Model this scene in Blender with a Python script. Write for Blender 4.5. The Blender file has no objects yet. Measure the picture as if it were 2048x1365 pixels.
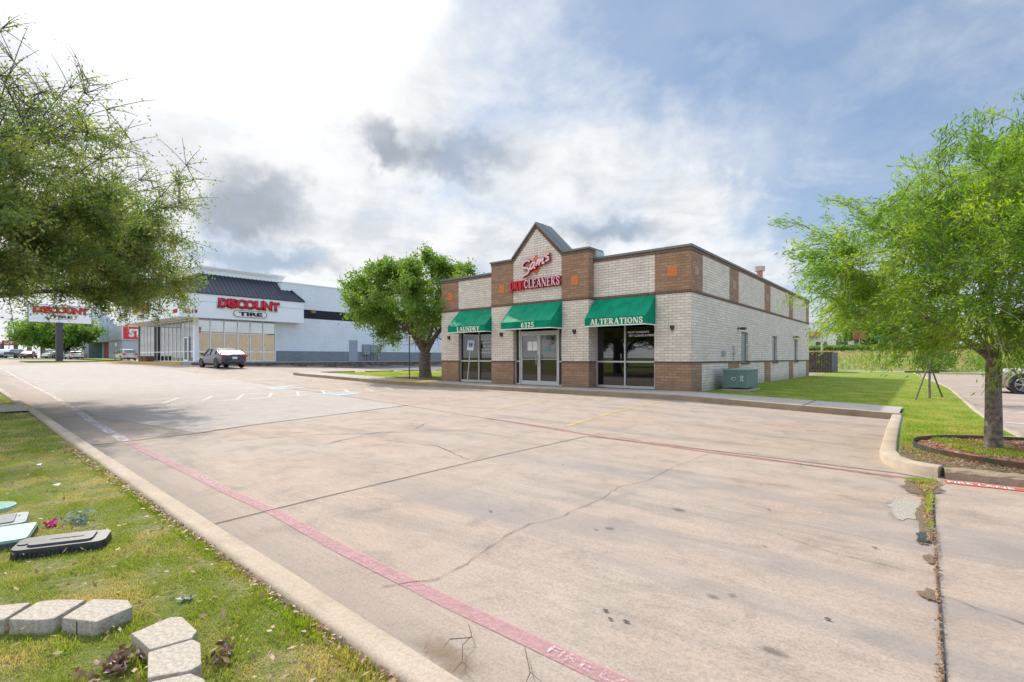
import bpy, bmesh, math, random, bisect
import numpy as np
from mathutils import Vector, Matrix
R = math.radians
random.seed(7); RNG = np.random.default_rng(7)
sc = bpy.context.scene
col = sc.collection

# ------------------------------------------------------------------ camera
cam = bpy.data.objects.new("camera", bpy.data.cameras.new("camera")); col.objects.link(cam)
cam.location = (0, 0, 1.3); cam.rotation_euler = (R(90), 0, R(39.72))
cam.data.sensor_width = 36; cam.data.lens = 36*1005/2048; cam.data.shift_y = 34/2048
cam.data.clip_start = .05; cam.data.clip_end = 3000
sc.camera = cam
sc.view_settings.view_transform = 'Standard'; sc.view_settings.look = 'None'
sc.view_settings.exposure = 0.34; sc.view_settings.gamma = 1
# ------------------------------------------------------------------ sun
SUN = Vector((-5.34, 1.7, 5.27)).normalized()
sd = bpy.data.lights.new("sun", 'SUN'); sd.energy = 3.3; sd.angle = R(0.7); sd.color = (1, .93, .82)
so = bpy.data.objects.new("sun", sd); col.objects.link(so)
so.rotation_euler = SUN.to_track_quat('Z', 'Y').to_euler()
# ------------------------------------------------------------------ sky
w = bpy.data.worlds.new("World"); sc.world = w; w.use_nodes = True
NT = w.node_tree; NT.nodes.clear()
def N(nt, t, **k):
    n = nt.nodes.new(t)
    for a, b in k.items(): setattr(n, a, b)
    return n
def setin(nt, n, i, v):
    if v is None: return
    if isinstance(v, bpy.types.NodeSocket): nt.links.new(v, n.inputs[i])
    else: n.inputs[i].default_value = v
def M_(nt, op, a, b=None, c=None, clamp=False):
    n = N(nt, 'ShaderNodeMath', operation=op, use_clamp=clamp)
    for i, v in enumerate((a, b, c)): setin(nt, n, i, v)
    return n.outputs[0]
def MR(nt, v, a, b, c=0., d=1., smooth=True):
    n = N(nt, 'ShaderNodeMapRange', interpolation_type='SMOOTHSTEP' if smooth else 'LINEAR')
    for i, x in enumerate((v, a, b, c, d)): setin(nt, n, i, x)
    return n.outputs[0]
def MIX(nt, f, a, b, mode='MIX'):
    n = N(nt, 'ShaderNodeMix', data_type='RGBA', blend_type=mode)
    for i, v in ((0, f), (6, a), (7, b)):
        if isinstance(v, tuple) and len(v) == 3: v = (*v, 1)
        setin(nt, n, i, v)
    return n.outputs[2]
def NOISE(nt, vec, scale, detail=5, rough=.55, dist=0., dim='3D'):
    n = N(nt, 'ShaderNodeTexNoise', noise_dimensions=dim)
    nt.links.new(vec, n.inputs['Vector'])
    n.inputs['Scale'].default_value = scale; n.inputs['Detail'].default_value = detail
    n.inputs['Roughness'].default_value = rough; n.inputs['Distortion'].default_value = dist
    return n.outputs['Fac']
def build_sky():
    nt = NT
    out = N(nt, 'ShaderNodeOutputWorld'); bg = N(nt, 'ShaderNodeBackground')
    sky = N(nt, 'ShaderNodeTexSky', sky_type='NISHITA'); sky.sun_disc = False
    sky.sun_elevation = math.asin(SUN.z); sky.sun_rotation = math.atan2(SUN.x, SUN.y)
    sky.air_density = 1.0; sky.dust_density = .6; sky.ozone_density = 2.2; sky.altitude = 200
    tc = N(nt, 'ShaderNodeTexCoord'); D = tc.outputs['Generated']
    sx = N(nt, 'ShaderNodeSeparateXYZ'); nt.links.new(D, sx.inputs[0])
    x, y, z = sx.outputs
    az = M_(nt, 'MULTIPLY', M_(nt, 'ARCTAN2', x, y), 57.3)
    el = M_(nt, 'MULTIPLY', M_(nt, 'ARCSINE', z), 57.3)
    zz = M_(nt, 'ADD', M_(nt, 'MAXIMUM', z, 0.), .16)
    cb = N(nt, 'ShaderNodeCombineXYZ')
    nt.links.new(M_(nt, 'DIVIDE', x, zz), cb.inputs[0]); nt.links.new(M_(nt, 'DIVIDE', y, zz), cb.inputs[1])
    P = cb.outputs[0]
    n1 = NOISE(nt, P, .95, 9, .62, .35)
    n2 = NOISE(nt, P, 3.2, 6, .6, .3)
    n3 = NOISE(nt, D, 7, 7, .6, .2)
    n4 = NOISE(nt, D, 17, 5, .55, .1)
    wa = M_(nt, 'MULTIPLY', M_(nt, 'SUBTRACT', n3, .5), 13.)
    wb = M_(nt, 'MULTIPLY', M_(nt, 'SUBTRACT', n4, .5), 7.)
    az2 = M_(nt, 'ADD', az, M_(nt, 'ADD', wa, M_(nt, 'MULTIPLY', wb, .5)))
    el2 = M_(nt, 'ADD', el, M_(nt, 'ADD', wb, M_(nt, 'MULTIPLY', wa, .35)))
    def blob(a, e, ra, re, soft=.45):
        u = M_(nt, 'DIVIDE', M_(nt, 'SUBTRACT', az2, a), ra); v = M_(nt, 'DIVIDE', M_(nt, 'SUBTRACT', el2, e), re)
        r = M_(nt, 'SQRT', M_(nt, 'ADD', M_(nt, 'MULTIPLY', u, u), M_(nt, 'MULTIPLY', v, v)))
        return MR(nt, r, 1.0+soft, 1.0-soft)
    def union(l):
        r = l[0]
        for q in l[1:]: r = M_(nt, 'MAXIMUM', r, q)
        return r
    # bearings (degrees) of the cloud masses
    white = union([blob(-33, 20, 17, 6, .8), blob(-21, 16, 6, 6, .6), blob(-64, 20, 13, 12, .9), blob(-45, 13, 26, 4.5, .8),
                   blob(-25, 10, 13, 4, .8), blob(-14, 9, 5, 2.5, .8)])
    dark = union([blob(-66.8, 15.0, 5.2, 3.3, .5), blob(-54.0, 22.4, 3.6, 1.7, .6), blob(-46.0, 21.6, 7.0, 2.3, .6),
                  blob(-28.5, 14.2, 5, 1.5, .7), blob(-66, 10.3, 6, 1.3, .7)])
    cover = MR(nt, az, -8., -66.)                    # more cloud towards the left of the view
    base = MR(nt, M_(nt, 'ADD', n1, M_(nt, 'MULTIPLY', cover, .24)), .47, .78)
    wisp = M_(nt, 'MULTIPLY', MR(nt, n2, .3, .9), .34)
    low = MR(nt, el, 17., 1., 0., .6)
    dens = M_(nt, 'MAXIMUM', M_(nt, 'MAXIMUM', base, white), M_(nt, 'MAXIMUM', wisp, low))
    tex = M_(nt, 'ADD', M_(nt, 'MULTIPLY', n2, .55), M_(nt, 'MULTIPLY', n3, .45))
    ripple = MR(nt, tex, .40, .66)
    lit = MIX(nt, ripple, (.77, .78, .79), (.54, .575, .625))
    sunny = M_(nt, 'MULTIPLY', MR(nt, az, -38., -72.), MR(nt, el, 4., 38.))
    lit = MIX(nt, M_(nt, 'MULTIPLY', sunny, .55), lit, (.80, .80, .795))
    dk = M_(nt, 'MULTIPLY', dark, MR(nt, n4, .15, .6, .65, 1.))
    cloud = MIX(nt, M_(nt, 'MULTIPLY', dk, .80), lit, (.25, .29, .35))
    blue = MIX(nt, 1., sky.outputs[0], (.082, .082, .082), 'MULTIPLY')
    blue = MIX(nt, .35, blue, (.38, .54, .78))
    c = MIX(nt, dens, blue, cloud)
    # gain added to unseen sky (sunward, overhead, behind) to light the shaded front
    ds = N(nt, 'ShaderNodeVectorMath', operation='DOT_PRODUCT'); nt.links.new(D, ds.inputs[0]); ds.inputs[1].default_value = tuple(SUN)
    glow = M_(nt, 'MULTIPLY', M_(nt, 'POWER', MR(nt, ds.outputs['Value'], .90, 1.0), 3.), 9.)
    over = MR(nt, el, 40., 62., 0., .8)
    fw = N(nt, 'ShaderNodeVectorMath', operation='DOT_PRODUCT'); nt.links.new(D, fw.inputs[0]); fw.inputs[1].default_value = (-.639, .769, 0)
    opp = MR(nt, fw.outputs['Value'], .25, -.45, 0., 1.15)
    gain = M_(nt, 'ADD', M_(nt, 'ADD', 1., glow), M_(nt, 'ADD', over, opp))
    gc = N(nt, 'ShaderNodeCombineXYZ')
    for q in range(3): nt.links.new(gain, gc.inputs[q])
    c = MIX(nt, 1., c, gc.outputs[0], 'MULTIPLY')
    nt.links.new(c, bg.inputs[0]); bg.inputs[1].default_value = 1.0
    # the sky node itself enters at 0.1 strength (the factor above)
    nt.links.new(bg.outputs[0], out.inputs[0])
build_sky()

# ------------------------------------------------------------------ terrain height (x = s along the shop front, y = t away)
SK = [-500,-145,-92,-50,-39,-30,-20,-6,0,20,60,300]
TK = [-400,-10,0,15,30,45,56,85,150,600]
ZT = [[1.8,1.3,.9,.5,.25,.05,0,0,0,0,-.1,-.2],
[1.6,1.3,.9,.5,.25,.08,0,0,0,0,-.1,-.2],
[1.6,1.3,.9,.5,.25,.08,0,0,0,0,-.1,-.2],
[1.6,1.3,.9,.75,.57,.2,0,0,-.2,-.3,-.3,-.3],
[1.6,1.3,.9,.35,.2,.1,0,0,-.1,-.25,-.3,-.3],
[1.6,1.3,.9,.5,.3,.2,.05,0,-.05,-.2,-.2,-.3],
[1.6,1.3,.9,.5,.4,.3,.1,.1,.1,.1,.1,0],
[1.6,1.3,1.1,1,1.2,1.7,2.2,2.2,2.2,2.2,2,2],
[1.6,1.4,1.6,2.4,2.7,3,3,3,3,3,3,3],
[2,2.5,3,3.5,3.5,3.5,3.5,3.5,3.5,3.5,3.5,3.5]]
def gz(s, t):
    s = min(max(s, -499.9), 299.9); t = min(max(t, -399.9), 599.9)
    i = bisect.bisect_right(SK, s)-1; j = bisect.bisect_right(TK, t)-1
    a = (s-SK[i])/(SK[i+1]-SK[i]); b = (t-TK[j])/(TK[j+1]-TK[j])
    return (ZT[j][i]*(1-a)+ZT[j][i+1]*a)*(1-b)+(ZT[j+1][i]*(1-a)+ZT[j+1][i+1]*a)*b
ZTA = np.array(ZT)
def gzv(s, t):
    s = np.clip(s, -499.9, 299.9); t = np.clip(t, -399.9, 599.9)
    SA = np.array(SK, float); TA = np.array(TK, float)
    i = np.searchsorted(SA, s, 'right')-1; j = np.searchsorted(TA, t, 'right')-1
    a = (s-SA[i])/(SA[i+1]-SA[i]); b = (t-TA[j])/(TA[j+1]-TA[j])
    return (ZTA[j, i]*(1-a)+ZTA[j, i+1]*a)*(1-b)+(ZTA[j+1, i]*(1-a)+ZTA[j+1, i+1]*a)*b

# ------------------------------------------------------------------ object helpers
def link(o, parent=None):
    col.objects.link(o)
    if parent is not None: o.parent = parent
    return o
def tag(o, label=None, cat=None, group=None, kind=None):
    if label: o['label'] = label
    if cat: o['category'] = cat
    if group: o['group'] = group
    if kind: o['kind'] = kind
    return o
def empty(name, loc=(0, 0, 0), rz=0, **k):
    o = bpy.data.objects.new(name, None); link(o); o.location = loc; o.rotation_euler = (0, 0, rz)
    return tag(o, **k)
def copy_tree(o, parent=None):
    c = o.copy(); col.objects.link(c)
    if parent is not None: c.parent = parent
    for ch in [x for x in col.objects if x.parent == o]: copy_tree(ch, c)
    return c
class MB:
    def __init__(s): s.v = []; s.f = []; s.m = []
    def quad(s, *p, m=0):
        i = len(s.v); s.v += [tuple(q) for q in p]; s.f.append(tuple(range(i, i+len(p)))); s.m.append(m); return s
    def box(s, x0, x1, y0, y1, z0, z1, m=0):
        i = len(s.v)
        s.v += [(x, y, z) for z in (z0, z1) for y in (y0, y1) for x in (x0, x1)]
        for f in ((0,2,3,1),(4,5,7,6),(0,1,5,4),(2,6,7,3),(0,4,6,2),(1,3,7,5)):
            s.f.append(tuple(i+k for k in f)); s.m.append(m)
        return s
    def prism(s, poly, axis, a, b, m=0):
        # poly in the two other axes, extruded from a to b along axis ('x','y','z')
        def P(u, v, w):
            return (w, u, v) if axis == 'x' else (u, w, v) if axis == 'y' else (u, v, w)
        n = len(poly); i = len(s.v)
        s.v += [P(u, v, a) for u, v in poly]+[P(u, v, b) for u, v in poly]
        s.f.append(tuple(range(i, i+n))); s.f.append(tuple(range(i+2*n-1, i+n-1, -1))); s.m += [m, m]
        for k in range(n):
            s.f.append((i+k, i+(k+1) % n, i+n+(k+1) % n, i+n+k)); s.m.append(m)
        return s
    def tube(s, pts, rad, n=8, cap=True, m=0):
        pts = [Vector(p) for p in pts]
        if not hasattr(rad, '__len__'): rad = [rad]*len(pts)
        rings = []
        up = Vector((0, 0, 1))
        for k, p in enumerate(pts):
            d = (pts[min(k+1, len(pts)-1)]-pts[max(k-1, 0)]).normalized()
            a = d.cross(up if abs(d.z) < .95 else Vector((1, 0, 0))).normalized(); b = d.cross(a)
            i = len(s.v); rings.append(i)
            for q in range(n):
                t = 2*math.pi*q/n
                s.v.append(tuple(p+(a*math.cos(t)+b*math.sin(t))*rad[k]))
        for k in range(len(rings)-1):
            for q in range(n):
                s.f.append((rings[k]+q, rings[k]+(q+1) % n, rings[k+1]+(q+1) % n, rings[k+1]+q)); s.m.append(m)
        if cap:
            s.f.append(tuple(rings[0]+q for q in range(n))[::-1]); s.f.append(tuple(rings[-1]+q for q in range(n))); s.m += [m, m]
        return s
    def disc(s, c, axis, r, h, n=20, r2=None, m=0):
        r2 = r if r2 is None else r2
        c = Vector(c); A = {'x': Vector((1,0,0)), 'y': Vector((0,1,0)), 'z': Vector((0,0,1))}[axis]
        return s.tube([c-A*h/2, c+A*h/2], [r, r2], n, True, m)
    def build(s, name, mats, parent=None, smooth=False, bevel=0, auto=None):
        me = bpy.data.meshes.new(name); me.from_pydata(s.v, [], s.f)
        if not isinstance(mats, (list, tuple)): mats = [mats]
        for m in mats: me.materials.append(m)
        if len(mats) > 1: me.polygons.foreach_set('material_index', s.m)
        bm = bmesh.new(); bm.from_mesh(me)
        bmesh.ops.recalc_face_normals(bm, faces=bm.faces)
        if bevel: 
            bmesh.ops.bevel(bm, geom=[e for e in bm.edges if len(e.link_faces) == 2 and e.calc_face_angle(0) > .5], offset=bevel, segments=2, affect='EDGES', profile=.6)
        bm.to_mesh(me); bm.free()
        if smooth:
            me.polygons.foreach_set('use_smooth', [True]*len(me.polygons))
            try: me.set_sharp_from_angle(angle=R(auto or 35))
            except Exception: pass
        me.update()
        return link(bpy.data.objects.new(name, me), parent)
def np_mesh(name, V, nper, mat, parent=None):
    """V: (n, nper, 3) separate faces"""
    n = V.shape[0]; me = bpy.data.meshes.new(name)
    me.vertices.add(n*nper); me.vertices.foreach_set('co', V.reshape(-1).astype(np.float32))
    me.loops.add(n*nper); me.loops.foreach_set('vertex_index', np.arange(n*nper, dtype=np.int32))
    me.polygons.add(n); me.polygons.foreach_set('loop_start', np.arange(0, n*nper, nper, dtype=np.int32))
    try: me.polygons.foreach_set('loop_total', np.full(n, nper, dtype=np.int32))
    except Exception: pass
    me.materials.append(mat); me.update(calc_edges=True)
    # one random number per leaf / blade for colour variety
    at = me.attributes.new('vary', 'FLOAT', 'FACE'); at.data.foreach_set('value', RNG.random(n).astype(np.float32))
    return link(bpy.data.objects.new(name, me), parent)

# ------------------------------------------------------------------ materials
def mat(name, colr=(.5, .5, .5), rough=.6, metal=0., spec=.5, emit=None, noise=0., nscale=8., bump=0., bscale=40., col2=None):
    m = bpy.data.materials.new(name); m.use_nodes = True; nt = m.node_tree
    b = nt.nodes['Principled BSDF']
    b.inputs['Base Color'].default_value = (*colr, 1); b.inputs['Roughness'].default_value = rough
    b.inputs['Metallic'].default_value = metal; b.inputs['Specular IOR Level'].default_value = spec
    if noise or bump or col2:
        tc = N(nt, 'ShaderNodeTexCoord')
        if noise or col2:
            f = NOISE(nt, tc.outputs['Object'], nscale, 6, .6)
            c2 = col2 or tuple(c*(1-noise) for c in colr)
            nt.links.new(MIX(nt, MR(nt, f, .35, .65), colr, c2), b.inputs['Base Color'])
        if bump:
            f = NOISE(nt, tc.outputs['Object'], bscale, 4, .6)
            bp = N(nt, 'ShaderNodeBump'); bp.inputs['Strength'].default_value = bump; bp.inputs['Distance'].default_value = .01
            nt.links.new(f, bp.inputs['Height']); nt.links.new(bp.outputs[0], b.inputs['Normal'])
    if emit:
        b.inputs['Emission Color'].default_value = (*emit[0], 1); b.inputs['Emission Strength'].default_value = emit[1]
    return m
def geo_pos(nt):
    return N(nt, 'ShaderNodeNewGeometry').outputs['Position']
def scaled(nt, v, sx, sy, sz=1.):
    n = N(nt, 'ShaderNodeVectorMath', operation='MULTIPLY'); nt.links.new(v, n.inputs[0]); n.inputs[1].default_value = (sx, sy, sz)
    return n.outputs[0]
def brick(name, c1, c2, mortar, bw, bh, ms=.012, offset=.5, rough=.85, bias=0., vary=.25, stain=.25, wallu=None):
    m = bpy.data.materials.new(name); m.use_nodes = True; nt = m.node_tree; b = nt.nodes['Principled BSDF']
    g = N(nt, 'ShaderNodeNewGeometry'); sp = N(nt, 'ShaderNodeSeparateXYZ'); nt.links.new(g.outputs['Position'], sp.inputs[0])
    sn = N(nt, 'ShaderNodeSeparateXYZ'); nt.links.new(g.outputs['True Normal'], sn.inputs[0])
    side = M_(nt, 'GREATER_THAN', M_(nt, 'ABSOLUTE', sn.outputs[0]), .6)
    u = M_(nt, 'ADD', M_(nt, 'MULTIPLY', sp.outputs[1], side), M_(nt, 'MULTIPLY', sp.outputs[0], M_(nt, 'SUBTRACT', 1., side)))
    cb = N(nt, 'ShaderNodeCombineXYZ'); nt.links.new(u, cb.inputs[0]); nt.links.new(M_(nt, 'ADD', sp.outputs[2], 9.81), cb.inputs[1])
    bt = N(nt, 'ShaderNodeTexBrick'); nt.links.new(cb.outputs[0], bt.inputs['Vector']); bt.offset = offset
    for k, v in (('Scale', 1.), ('Brick Width', bw), ('Row Height', bh), ('Mortar Size', ms), ('Mortar Smooth', .15), ('Bias', bias)):
        bt.inputs[k].default_value = v
    bt.inputs['Color1'].default_value = (*c1, 1); bt.inputs['Color2'].default_value = (*c2, 1); bt.inputs['Mortar'].default_value = (*mortar, 1)
    big = NOISE(nt, g.outputs['Position'], .9, 5, .6); fine = NOISE(nt, g.outputs['Position'], 35, 4, .7)
    c = MIX(nt, MR(nt, fine, .3, .75, 0., vary), bt.outputs['Color'], tuple(x*.62 for x in c2))
    c = MIX(nt, MR(nt, big, .35, .75, 0., stain), c, tuple(x*.6 for x in c2))
    stk = NOISE(nt, scaled(nt, g.outputs['Position'], 5, 5, .5), 1., 5, .65)
    c = MIX(nt, MR(nt, stk, .5, .75, 0., stain*1.3), c, tuple(x*.5 for x in c2))
    grime = MR(nt, M_(nt, 'ADD', sp.outputs[2], M_(nt, 'MULTIPLY', M_(nt, 'SUBTRACT', stk, .5), 1.2)), .55, .1, 0., .45)
    c = MIX(nt, grime, c, (.13, .10, .075))
    nt.links.new(c, b.inputs['Base Color']); b.inputs['Roughness'].default_value = rough
    bp = N(nt, 'ShaderNodeBump', invert=True); bp.inputs['Strength'].default_value = .6; bp.inputs['Distance'].default_value = .01
    nt.links.new(M_(nt, 'ADD', bt.outputs['Fac'], M_(nt, 'MULTIPLY', fine, .4)), bp.inputs['Height']); nt.links.new(bp.outputs[0], b.inputs['Normal'])
    return m
def glass(name, tint=(.3, .33, .32), refl=.25, rough=.01):
    m = bpy.data.materials.new(name); m.use_nodes = True; nt = m.node_tree; nt.nodes.clear()
    o = N(nt, 'ShaderNodeOutputMaterial'); t = N(nt, 'ShaderNodeBsdfTransparent'); t.inputs[0].default_value = (*tint, 1)
    g = N(nt, 'ShaderNodeBsdfGlossy'); g.inputs['Roughness'].default_value = rough
    fr = N(nt, 'ShaderNodeLayerWeight'); fr.inputs[0].default_value = .35
    f = M_(nt, 'ADD', M_(nt, 'MULTIPLY', fr.outputs['Fresnel'], .8), refl, clamp=True)
    mx = N(nt, 'ShaderNodeMixShader'); nt.links.new(f, mx.inputs[0]); nt.links.new(t.outputs[0], mx.inputs[1]); nt.links.new(g.outputs[0], mx.inputs[2])
    nt.links.new(mx.outputs[0], o.inputs[0]); return m
def leafmat(name, c1, c2, c3, trans=.5, nscale=1.2, rough=.55):
    m = bpy.data.materials.new(name); m.use_nodes = True; nt = m.node_tree; nt.nodes.clear()
    o = N(nt, 'ShaderNodeOutputMaterial')
    at = N(nt, 'ShaderNodeAttribute', attribute_name='vary')
    f = NOISE(nt, geo_pos(nt), nscale, 3, .5)
    c = MIX(nt, at.outputs['Fac'], c1, c2); c = MIX(nt, MR(nt, f, .42, .66), c, c3)
    d = N(nt, 'ShaderNodeBsdfPrincipled'); nt.links.new(c, d.inputs['Base Color']); d.inputs['Roughness'].default_value = rough
    d.inputs['Specular IOR Level'].default_value = .3
    tr = N(nt, 'ShaderNodeBsdfTranslucent'); nt.links.new(MIX(nt, 1., c, (1.9, 1.9, .6), 'MULTIPLY'), tr.inputs[0])
    mx = N(nt, 'ShaderNodeMixShader'); mx.inputs[0].default_value = trans
    nt.links.new(d.outputs[0], mx.inputs[1]); nt.links.new(tr.outputs[0], mx.inputs[2]); nt.links.new(mx.outputs[0], o.inputs[0]); return m
def concrete(name, base, dark, warm, grain=.3, streak=.6, pebbles=0., gutter=False):
    m = bpy.data.materials.new(name); m.use_nodes = True; nt = m.node_tree; b = nt.nodes['Principled BSDF']
    P = geo_pos(nt)
    big = NOISE(nt, P, .35, 6, .62, .6); lane = NOISE(nt, scaled(nt, P, .22, 1.6), 1., 7, .6, .4)
    med = NOISE(nt, P, 2.3, 8, .68, .5); fine = NOISE(nt, P, 60, 4, .75); spk = NOISE(nt, P, 170, 2, .6)
    brush = NOISE(nt, scaled(nt, P, 2.5, 26), 1., 5, .7, .5)
    c = MIX(nt, MR(nt, big, .35, .68), base, warm)
    c = MIX(nt, MR(nt, lane, .48, .72, 0., streak), c, dark)
    c = MIX(nt, MR(nt, med, .46, .74, 0., .55), c, tuple(x*.72 for x in dark))
    c = MIX(nt, MR(nt, med, .46, .28, 0., .45), c, tuple(min(1, x*1.22) for x in base))
    c = MIX(nt, MR(nt, brush, .35, .75, 0., .22), c, tuple(x*.65 for x in dark))
    c = MIX(nt, MR(nt, fine, .35, .7, 0., grain), c, tuple(x*.55 for x in dark))
    c = MIX(nt, MR(nt, spk, .58, .72, 0., grain*.9), c, tuple(min(1, x*1.5) for x in base))
    if pebbles:
        v = N(nt, 'ShaderNodeTexVoronoi'); nt.links.new(P, v.inputs['Vector']); v.inputs['Scale'].default_value = 55
        c = MIX(nt, MR(nt, v.outputs['Distance'], .25, .6, 0., pebbles), c, tuple(x*.5 for x in base))
    if gutter:   # dirt washed along the near kerb, tyre marks along the lane
        sp = N(nt, 'ShaderNodeSeparateXYZ'); nt.links.new(P, sp.inputs[0])
        q = M_(nt, 'ADD', sp.outputs[1], M_(nt, 'MULTIPLY', sp.outputs[0], .045))
        q = M_(nt, 'ADD', q, M_(nt, 'MULTIPLY', M_(nt, 'SUBTRACT', med, .5), .9))
        k = M_(nt, 'MULTIPLY', MR(nt, q, 1.85, 1.25), MR(nt, big, .3, .6, .35, .8))
        c = MIX(nt, M_(nt, 'MULTIPLY', k, .75), c, (.23, .195, .165))
        q2 = M_(nt, 'ADD', sp.outputs[1], M_(nt, 'MULTIPLY', M_(nt, 'SUBTRACT', lane, .5), 3.))
        for cc, ww in ((3.3, .55), (5.2, .6)):
            d = M_(nt, 'ABSOLUTE', M_(nt, 'SUBTRACT', q2, cc)); xm = MR(nt, sp.outputs[0], -7., -2.5)
            c = MIX(nt, M_(nt, 'MULTIPLY', M_(nt, 'MULTIPLY', MR(nt, d, ww, 0.), xm), .6), c, (.22, .195, .18))
    nt.links.new(c, b.inputs['Base Color']); b.inputs['Roughness'].default_value = .88; b.inputs['Specular IOR Level'].default_value = .3
    bp = N(nt, 'ShaderNodeBump'); bp.inputs['Strength'].default_value = .45; bp.inputs['Distance'].default_value = .006
    nt.links.new(M_(nt, 'ADD', fine, M_(nt, 'MULTIPLY', med, 2.)), bp.inputs['Height']); nt.links.new(bp.outputs[0], b.inputs['Normal'])
    return m
def turf(name, g1, g2, tan, tanamt=.5):
    m = bpy.data.materials.new(name); m.use_nodes = True; nt = m.node_tree; b = nt.nodes['Principled BSDF']
    P = geo_pos(nt)
    a = NOISE(nt, P, 1.1, 5, .6, .4); f = NOISE(nt, P, 28, 5, .75); ff = NOISE(nt, P, 120, 3, .7)
    c = MIX(nt, MR(nt, f, .35, .65), g1, g2)
    c = MIX(nt, MR(nt, M_(nt, 'ADD', M_(nt, 'MULTIPLY', a, .6), M_(nt, 'MULTIPLY', f, .4)), .46, .62, 0., tanamt), c, tan)
    c = MIX(nt, MR(nt, ff, .4, .65, 0., .6), c, tuple(x*.35 for x in g1))
    nt.links.new(c, b.inputs['Base Color']); b.inputs['Roughness'].default_value = .95; b.inputs['Specular IOR Level'].default_value = .1
    bp = N(nt, 'ShaderNodeBump'); bp.inputs['Strength'].default_value = 1.; bp.inputs['Distance'].default_value = .03
    nt.links.new(f, bp.inputs['Height']); nt.links.new(bp.outputs[0], b.inputs['Normal'])
    return m
def worn_paint(name, c, under, keep=.5, scale=14, soft=.1):
    m = bpy.data.materials.new(name); m.use_nodes = True; nt = m.node_tree; nt.nodes.clear()
    o = N(nt, 'ShaderNodeOutputMaterial'); P = geo_pos(nt)
    f = NOISE(nt, P, scale, 8, .75, .5); f2 = NOISE(nt, P, 1.3, 4, .6)
    k = MR(nt, M_(nt, 'ADD', M_(nt, 'MULTIPLY', f, .7), M_(nt, 'MULTIPLY', f2, .3)), keep-soft, keep+soft)
    d = N(nt, 'ShaderNodeBsdfPrincipled'); d.inputs['Base Color'].default_value = (*c, 1); d.inputs['Roughness'].default_value = .8
    t = N(nt, 'ShaderNodeBsdfTransparent')
    mx = N(nt, 'ShaderNodeMixShader'); nt.links.new(k, mx.inputs[0]); nt.links.new(d.outputs[0], mx.inputs[1]); nt.links.new(t.outputs[0], mx.inputs[2])
    nt.links.new(mx.outputs[0], o.inputs[0]); return m

CREAM = brick('cream_brick', (.82, .725, .625), (.68, .58, .48), (.36, .275, .205), .295, .098, .008, vary=.26, stain=.24)
BROWN = brick('brown_brick', (.42, .25, .15), (.30, .165, .095), (.22, .15, .10), .295, .098, .009, vary=.35, stain=.2)
SOLD = brick('soldier_brick', (.15, .075, .045), (.085, .045, .03), (.28, .19, .13), .095, .21, .010, offset=0., vary=.3)
ROWL = brick('rowlock_brick', (.16, .085, .05), (.09, .05, .03), (.26, .18, .13), .075, .12, .010, offset=0., vary=.3)
TILE = mat('orange_tile', (.66, .19, .05), .7, noise=.3, nscale=14)
TILEP = mat('pink_tile', (.42, .27, .22), .7, noise=.3, nscale=14)
COPING = mat('coping_metal', (.16, .165, .165), .45, metal=.3)
ROOFM = mat('metal_roofing', (.42, .45, .46), .4, metal=.3)
ROOFD = mat('flat_roof', (.3, .3, .3), .9)
ALU = mat('aluminium_frame', (.50, .49, .47), .4, metal=.5)
GREEN = mat('green_canvas', (.0, .25, .13), .65, spec=.12, noise=.28, nscale=2.2, bump=.45, bscale=4)
WHITE = mat('white_paint', (.78, .77, .74), .6)
CREAMT = mat('cream_lettering', (.80, .78, .62), .6)
REDS = mat('red_sign', (.62, .012, .03), .45)
REDD = mat('deep_red_return', (.36, .01, .02), .4)
PINKF = mat('pale_pink_face', (.78, .50, .55), .4)
ORNG = mat('orange_panel', (.60, .15, .04), .45)
BLACK = mat('black_paint', (.012, .012, .013), .5)
DARK = mat('dark_metal', (.03, .03, .03), .5)
GLS = glass('storefront_glass', (.15, .135, .11), .07)
GLT = glass('tinted_showroom_glass', (.36, .56, .47), .34)
CARGL = glass('car_glass', (.08, .09, .10), .28)
CONC = concrete('lot_concrete', (.395, .32, .26), (.20, .175, .155), (.41, .30, .225), grain=.45, streak=.62, gutter=True)
CONC2 = concrete('exposed_aggregate', (.46, .40, .35), (.34, .30, .27), (.45, .375, .32), grain=.4, streak=.25, pebbles=.5)
KERB = concrete('kerb_concrete', (.47, .385, .30), (.33, .265, .20), (.43, .335, .245), grain=.35, streak=.3)
KERBD = concrete('weathered_kerb', (.40, .31, .22), (.22, .155, .10), (.33, .24, .16), grain=.5, streak=.5)
SIDEW = concrete('sidewalk_concrete', (.42, .37, .33), (.29, .26, .24), (.40, .35, .30), grain=.25, streak=.3)
ASPH = concrete('asphalt', (.16, .155, .15), (.10, .10, .10), (.15, .145, .14), grain=.4, streak=.3)
TURF = turf('lawn_turf', (.15, .19, .04), (.23, .24, .07), (.42, .33, .18), .9)
TURFR = turf('green_turf', (.17, .25, .03), (.25, .32, .06), (.38, .36, .13), .6)
HILL = turf('rough_grass', (.16, .23, .06), (.24, .28, .10), (.38, .29, .17), .6)
DIRT = mat('bare_soil', (.20, .15, .10), .95, noise=.5, nscale=9, bump=.6, bscale=30)
BLADE = leafmat('grass_blade', (.19, .26, .04), (.32, .35, .08), (.50, .41, .22), .3, 2.2)
BLADER = leafmat('green_grass_blade', (.18, .28, .025), (.31, .37, .06), (.44, .39, .14), .35, 1.1)
BARK = mat('bark', (.20, .145, .145), .95, noise=.6, nscale=9, bump=1., bscale=22)
BARKG = mat('grey_bark', (.26, .21, .17), .95, noise=.62, nscale=13, bump=1., bscale=26)
RUB = mat('tyre_rubber', (.02, .02, .02), .8)
RIM = mat('alloy_rim', (.45, .45, .46), .3, metal=.9)
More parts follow.
